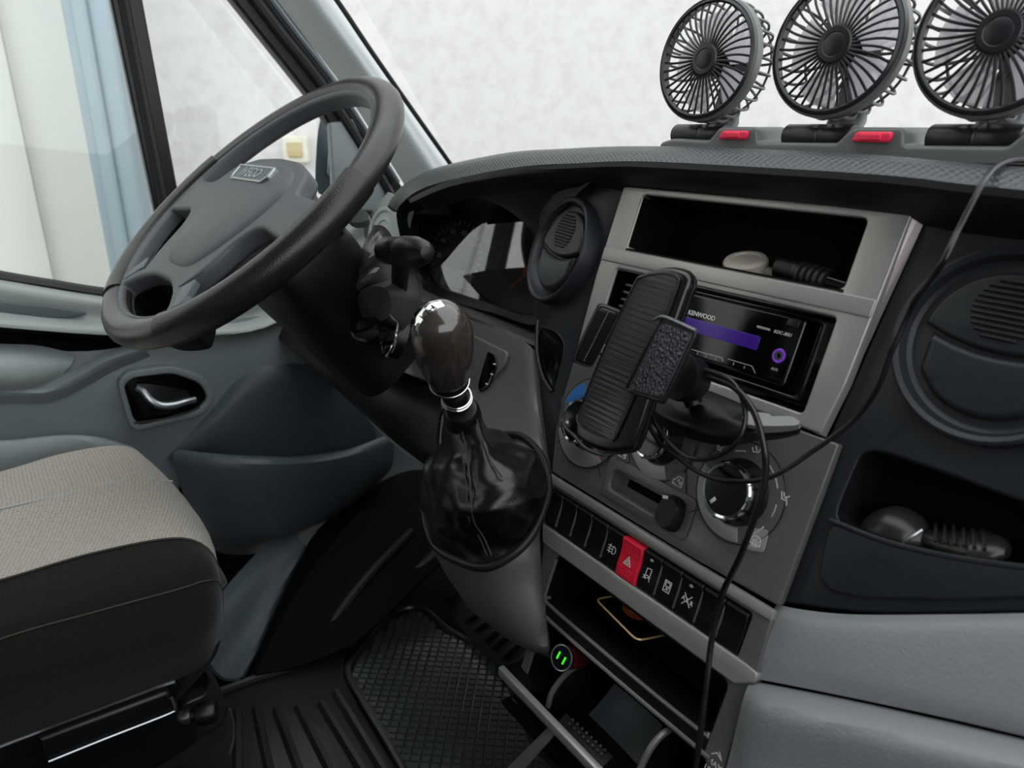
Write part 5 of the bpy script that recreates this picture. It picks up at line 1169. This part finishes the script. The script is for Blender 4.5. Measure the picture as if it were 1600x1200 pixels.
# ================================================================== PHONE HOLDER
ph_c = PC(988, 566, 85)
rot = radians(-12)
ex = (CU * cos(rot) - CV * sin(rot)) ; ey = (CU * sin(rot) * -1 * -1 + CV * cos(rot))
hx = (PC(1075, 428, 85) + PC(1000, 428, 85)) / 2 - (PC(960, 700, 85) + PC(920, 690, 85)) / 2
ey = hx.normalized(); en = (CW + CU * .04).normalized(); ex = ey.cross(en).normalized(); en = ex.cross(ey).normalized()
PHM = frame(ph_c, ex, ey, en)
def hl_(x, y, h=0):
    d = ray(x, y); o = PHM.col[3].xyz + en * h; p = EYE + d * ((o - EYE).dot(en) / d.dot(en)); q = PHM.inverted() @ p; return (q.x, q.y)
ph = thing('phone_holder', 'black wireless phone holder with patterned pad and leather arms', 'phone holder', PHM)
outl = [hl_(*q) for q in ((1004, 426), (1040, 417), (1072, 424), (1080, 440), (1070, 470), (1032, 580), (996, 690), (980, 706), (945, 706), (905, 688), (896, 668), (903, 640), (945, 540), (985, 440))]
outl = [(a * .94 - .001, b) for a, b in outl]
part('body', join(plate(smooth2(outl, 90), (), -.016, 0, .005, 4)), 'holder', ph)
part('body_trim', tube([Vector((*p, -.008)) for p in [(a * 1.012, b * 1.004) for a, b in smooth2(outl, 60)]], .0012, 6, None, True), 'black', ph)
padp = [hl_(*q) for q in ((1008, 434), (1038, 430), (1060, 436), (1066, 452), (1030, 545), (962, 690), (950, 700), (915, 680), (908, 664), (922, 632), (960, 540), (995, 450))]
pd = [hl_(*q, .001) for q in ((1003, 434), (1036, 428), (1058, 434), (1057, 452), (1020, 550), (965, 676), (952, 686), (916, 670), (902, 656), (912, 628), (952, 530), (990, 450))]
part('pad_frame', plate(smooth2([(a * 1.04, b * 1.015) for a, b in pd], 80), [smooth2(pd, 80)], -.001, .0022, .001), 'holder', ph)
def padsurf():
    bm = plate(smooth2(pd, 80), (), -.001, .0012, .0004)
    uvl = bm.loops.layers.uv.new('UV')
    for f in bm.faces:
        for l in f.loops: l[uvl].uv = (l.vert.co.x, l.vert.co.y)
    return bm
part('grip_pad', padsurf(), 'pad', ph)
xs_ = [p[0] for p in pd]
ribs = bmesh.new()
pl_ = smooth2(pd, 160)
ymin, ymax = min(p[1] for p in pd), max(p[1] for p in pd)
i = 0; y = ymin + .008
while y < ymax - .006:
    xx = []
    for a, b in zip(pl_, pl_[1:] + pl_[:1]):
        if (a[1] > y) != (b[1] > y): xx.append(a[0] + (b[0] - a[0]) * (y - a[1]) / (b[1] - a[1]))
    if len(xx) >= 2: ribs = join(ribs, strokes([[(min(xx) + .003, y), (max(xx) - .003, y)]], .0005, .0010, .0003))
    y += .0058
part('pad_ribs', ribs, 'black', ph, kind='stuff')
# clamping arms: slabs that flare out towards the viewer, leather faced
def arm(nm, corners, h):
    P4 = [Vector((*hl_(x, y, hh), hh)) for x, y, hh in corners]        # top-inner, top-outer, bottom-outer, bottom-inner
    exa = (P4[1] - P4[0]).normalized(); nza = exa.cross(P4[3] - P4[0]); nza = nza if nza.z > 0 else -nza; nza.normalize(); eya = nza.cross(exa)
    fm = frame(P4[0], exa, eya, nza); iv = fm.inverted()
    q = [(iv @ p).xy for p in P4]
    a = part(nm, xf(plate(roundpoly(q, [.003, .005, .004, .008]), (), -.004, 0, .0015), fm), 'black', ph)
    cx = sum(p[0] for p in q) / 4; cy = sum(p[1] for p in q) / 4
    part('leather_face', xf(plate(roundpoly([(cx + (p[0] - cx) * .84, cy + (p[1] - cy) * .90) for p in q], .005), (), -.001, .0016, .0008), fm), 'leatherarm' if nm == 'right_arm' else 'leather', a)
    rim = roundpoly([(cx + (p[0] - cx) * .90, cy + (p[1] - cy) * .935) for p in q], .005)
    part('face_rim', xf(tube([Vector((*p, .0005)) for p in rim], .0009, 6, None, True), fm), 'dash', a)
    return a, fm, q
a1, f1, q1 = arm('clamp_arm', [(1036, 497, .018), (1088, 517, .032), (1036, 632, .032), (978, 612, .018)], 0)
for ch in a1.children:
    if ch.name.startswith('leather_face'): ch.data.materials[0] = M['leatherarm']
a2, f2, q2 = arm('clamp_arm', [(972, 486, .016), (936, 472, .034), (892, 566, .034), (924, 578, .016)], 0)
st_ = bmesh.new()
sa, sb = (q2[0] + q2[1]) * .5, (q2[3] + q2[2]) * .5
part('stitch_row', xf(strokes([[tuple(sa.lerp(sb, .08 + .05 * i)), tuple(sa.lerp(sb, .105 + .05 * i))] for i in range(17)], .0009, .0016), f2), 'podgrey', a2)
part('arm_lip', tube([Vector((*hl_(1022, 500, .016), .016)), Vector((*hl_(1036, 495, .02), .020)), Vector((*hl_(1062, 505, .027), .027)), Vector((*hl_(1088, 517, .033), .033))], .0016, 8, 14), 'satin', ph)
part('arm_lip', tube([Vector((*hl_(1036, 497, .017), .017)), Vector((*hl_(1008, 550, .017), .017)), Vector((*hl_(980, 606, .017), .017))], .0016, 8, 14), 'black', ph)
part('ball_collar', xf(lathe([(.016, -.038), (.019, -.034), (.021, -.02), (.02, -.012), (.012, -.01)], 32), Matrix.Translation((hl_(1045, 585)[0] * 1, hl_(1045, 585)[1], 0))), 'black', ph)
iw = PHM.inverted()
part('mount_stem', xf(tube([PC(1050, 580, 56), PC(1072, 608, 44), PC(1085, 632, 36)], .008, 14, 10), iw), 'black', ph)
# suction mount: broad flattened dome with a clip tab resting below the radio
dm = [[PC(*q) for q in l] for l in (
    [(1012, 622, 30), (1040, 606, 20), (1090, 606, 16), (1150, 628, 16), (1200, 655, 18), (1176, 668, 34), (1120, 668, 40), (1050, 652, 40)],
    [(1010, 630, 30), (1040, 612, 16), (1092, 610, 12), (1154, 632, 12), (1206, 660, 14), (1180, 678, 34), (1120, 680, 42), (1046, 660, 42)],
    [(1014, 645, 24), (1044, 624, 8), (1096, 622, 4), (1152, 642, 4), (1196, 668, 6), (1176, 690, 28), (1120, 695, 36), (1048, 675, 36)])]
part('suction_base', xf(loftloops([[p.lerp(sum((q for q in dm[0]), Vector()) / 8, .45) + CW * .004 for p in dm[0]]] + dm, 48, True, True, 16), iw), 'black', ph)
part('lock_tab', xf(loftloops([[PC(*q) for q in l] for l in ([(1165, 644, 40), (1200, 646, 38), (1206, 650, 38), (1238, 651, 36), (1245, 664, 36), (1168, 663, 42)], [(1165, 650, 22), (1200, 652, 22), (1206, 656, 22), (1240, 658, 20), (1246, 672, 20), (1168, 676, 24)])], 40), iw), 'tab', ph)
part('tab_root', xf(loftloops([[PC(*q) for q in l] for l in ([(1110, 655, 30), (1170, 662, 26), (1244, 668, 22), (1246, 676, 20), (1200, 682, 22), (1120, 680, 30)], [(1110, 662, 20), (1170, 668, 16), (1242, 674, 14), (1244, 680, 12), (1200, 688, 14), (1120, 688, 20)])], 40), iw), 'black', ph)
part('chin_wire', tube([Vector((*hl_(878, 622, -.012), -.012)), Vector((*hl_(882, 664, -.008), -.008)), Vector((*hl_(898, 682, -.002), -.002)), Vector((*hl_(915, 700, .0), .0)), Vector((*hl_(938, 710, -.004), -.004)), Vector((*hl_(958, 708, -.012), -.012))], .0018, 8, 30), 'dash', ph)

# ================================================================== CABLES
cb = thing('charging_cable', 'thin black cable looping from the phone holder over the dash', 'cable', PC(1100, 740, 60))
c1 = [PY(1620, 254, .59), PY(1598, 250, .586), PY(1575, 252, .575), PY(1553, 264, .557), PY(1538, 283, .538), PY(1526, 304, .528), PY(1500, 354, .515), PY(1470, 415, .50), PC(1430, 470, 30), PC(1395, 545, 22), PC(1372, 605, 16), PC(1335, 655, 12), PC(1270, 705, 22), PC(1205, 745, 38), PC(1150, 752, 44), PC(1100, 742, 44), PC(1060, 715, 46), PC(1030, 690, 50), PC(1010, 655, 56), PC(1012, 635, 62), PC(1025, 620, 62)]
part('cable', tube(c1, .0021, 10, 160), 'cable', cb, world=True)
c2 = [PC(1018, 640, 60), PC(1024, 662, 62), PC(1045, 690, 64), PC(1075, 714, 66), PC(1110, 716, 68), PC(1145, 698, 70), PC(1163, 665, 70), PC(1162, 630, 68), PC(1145, 598, 66), PC(1110, 580, 62), PC(1075, 577, 54), PC(1055, 582, 46)]
part('cable_loop', tube(c2, .0021, 10, 120), 'cable', cb, world=True)
c3 = [PC(1062, 592, 48), PC(1100, 588, 58), PC(1145, 604, 66), PC(1176, 640, 70), PC(1192, 690, 70), PC(1196, 740, 64), PC(1182, 800, 60), PC(1156, 870, 50), PC(1128, 930, 36), PC(1112, 1000, 32), PC(1104, 1070, 34), PC(1094, 1150, 36), PC(1082, 1230, 36)]
part('cable_drop', tube(c3, .0026, 10, 140), 'cable', cb, world=True)

# ================================================================== SMALL THINGS
# in the upper slot
t = thing('bottle_cap', 'cream plastic cap lying in the upper slot', 'cap', PC(1165, 418, -30))
part('cap', xf(lathe([(.019, -.006), (.021, -.004), (.021, .007), (.019, .0095), (.015, .010), (.014, .008), (0, .008)], 40), frame_n(Vector((0, 0, 0)), Vector((0.05, -.25, 1)))), 'creambtn', t)
t = thing('plastic_clip', 'small cream clip lying behind the black plug', 'clip', PC(1196, 425, -40))
part('clip', box(-.016, .018, -.008, .008, -.010, .005, .004, 3), 'creambtn', t)
pgx = (PC(1290, 440, -30) - PC(1218, 418, -30)).normalized()
pgm = frame_n(PC(1216, 417, -30), pgx)
t = thing('charger_plug', 'black ribbed plug lying in the upper slot', 'plug', pgm)
part('plug_body', lathe([(.006, 0), (.011, .002), (.012, .008), (.012, .022), (.0105, .024)], 28), 'black', t)
for i in range(5):
    part('grip_ring', tr(lathe([(.009, 0), (.0115, .001), (.0118, .0045), (.009, .0056)], 28), 0, 0, .024 + .0065 * i), 'dash', t)
part('plug_tip', lathe([(.009, .056), (.0085, .075), (.006, .078)], 24), 'gloss', t)
# card in the lower tray
cdz = None
cA, cB, cC, cD = PC(930, 938, -10), PC(995, 1003, -2), PC(1046, 985, -40), PC(985, 925, -60)
cdx = (cB - cA).normalized(); cdn = cdx.cross(cD - cA); cdn = cdn if cdn.dot(EYE - cA) > 0 else -cdn; cdn.normalize(); cdy = cdn.cross(cdx)
cdm = frame(cA, cdx, cdy, cdn); iv = cdm.inverted()
qs = [(iv @ p).xy for p in (cA, cB, cC)]; q4 = (qs[0] + qs[2] - qs[1])
t = thing('black_card', 'black card with gold edge and round print in the tray', 'card', cdm)
cp_ = roundpoly([tuple(qs[0]), tuple(qs[1]), tuple(qs[2]), tuple(q4)], .008)
part('card', plate(cp_, (), 0, .0015, .0004), 'gloss', t)
part('gold_edge', tube([Vector((*p, .0014)) for p in cp_], .0011, 6, None, True), 'gold', t)
cc = iv @ EYE; 
def onc(x, y):
    d = ray(x, y); p = EYE + d * ((cA - EYE).dot(cdn) / d.dot(cdn)); q = iv @ p; return (q.x, q.y)
ec_ = onc(990, 958)
part('print', join(tr(plate(circ(0, 0, .0145, 32, .011), (), 0, .0003, .0001), ec_[0], ec_[1], .0015)), 'orange', t)
part('print', join(tr(plate(circ(0, 0, .008, 24, .006), (), 0, .0003, .0001), ec_[0] - .001, ec_[1] + .002, .0018), *[tr(plate(circ(0, 0, .002, 10), (), 0, .0003, .0001), ec_[0] + .011 * cos(a), ec_[1] + .0085 * sin(a), .0018) for a in (.3, .9, 1.6, 2.3, 3.0)]), 'creampr', t)
# usb charger in the lighter socket
um = frame_n(PC(878, 1028, 14), Vector((.15, -.80, .45)))
t = thing('usb_charger', 'round black charger with red barrel and green ports', 'charger', um)
part('barrel', lathe([(.0118, -.035), (.0118, -.004), (.0127, -.003)], 32), 'usbred', t)
part('charger_face', lathe([(.0127, -.004), (.0131, 0), (.0122, .0012), (0, .0012)], 32), 'gloss', t)
part('chrome_ring', tr(torus(.0127, .0010, 40, 8), 0, 0, .0006), 'satin', t)
for s_ in (-1, 1): part('lit_port', xf(plate(rrect(-.0011, .0011, -.0042, .0042, .0006), (), .001, .0018, .0003), Matrix.Translation((s_ * .0042, -s_ * .001, 0)) @ Matrix.Rotation(-.15, 4, 'Z')), 'led', t)
# tool in the passenger tray
tm0 = PC(1372, 830, -34); tm1 = PC(1575, 862, -26)
tx = (tm1 - tm0).normalized(); tn_ = (CW * .55 + CV * .85); tn_ = (tn_ - tx * tn_.dot(tx)).normalized(); ty = tn_.cross(tx)
TM = frame(tm0, tx, ty, tn_); Lt = (tm1 - tm0).length
t = thing('hand_tool', 'dark plastic tool with ribbed grip in the passenger tray', 'tool', TM)
def ell(x, ry, rz, zc=0): return [Vector((x, ry * cos(a), zc + rz * sin(a))) for a in [2 * pi * i / 20 for i in range(20)]]
part('head', loftloops([ell(-.012, .006, .006), ell(-.004, .016, .011, .003), ell(.012, .02, .015, .006), ell(.028, .018, .013, .004), ell(.038, .010, .008)], 32, True, True, 20), 'bronze', t)
part('grip', loftloops([ell(.034, .007, .006), ell(.05, .011, .007), ell(.075, .016, .009), ell(Lt - .02, .018, .009), ell(Lt - .006, .013, .007), ell(Lt, .006, .004)], 32, True, True, 24), 'bronze', t)
for i in range(6):
    gx = Lt * (.50 + .07 * i)
    part('grip_rib', tube([Vector((gx - .006, .012, .0065)), Vector((gx, 0, .0102)), Vector((gx + .005, -.012, .0075))], .0013, 8, 10), 'bronze', t)
part('edge_ring', tube([Vector((.022, -.018, .0)), Vector((.033, -.014, .008)), Vector((.038, -.004, .010))], .0016, 8, 12), 'satin', t)
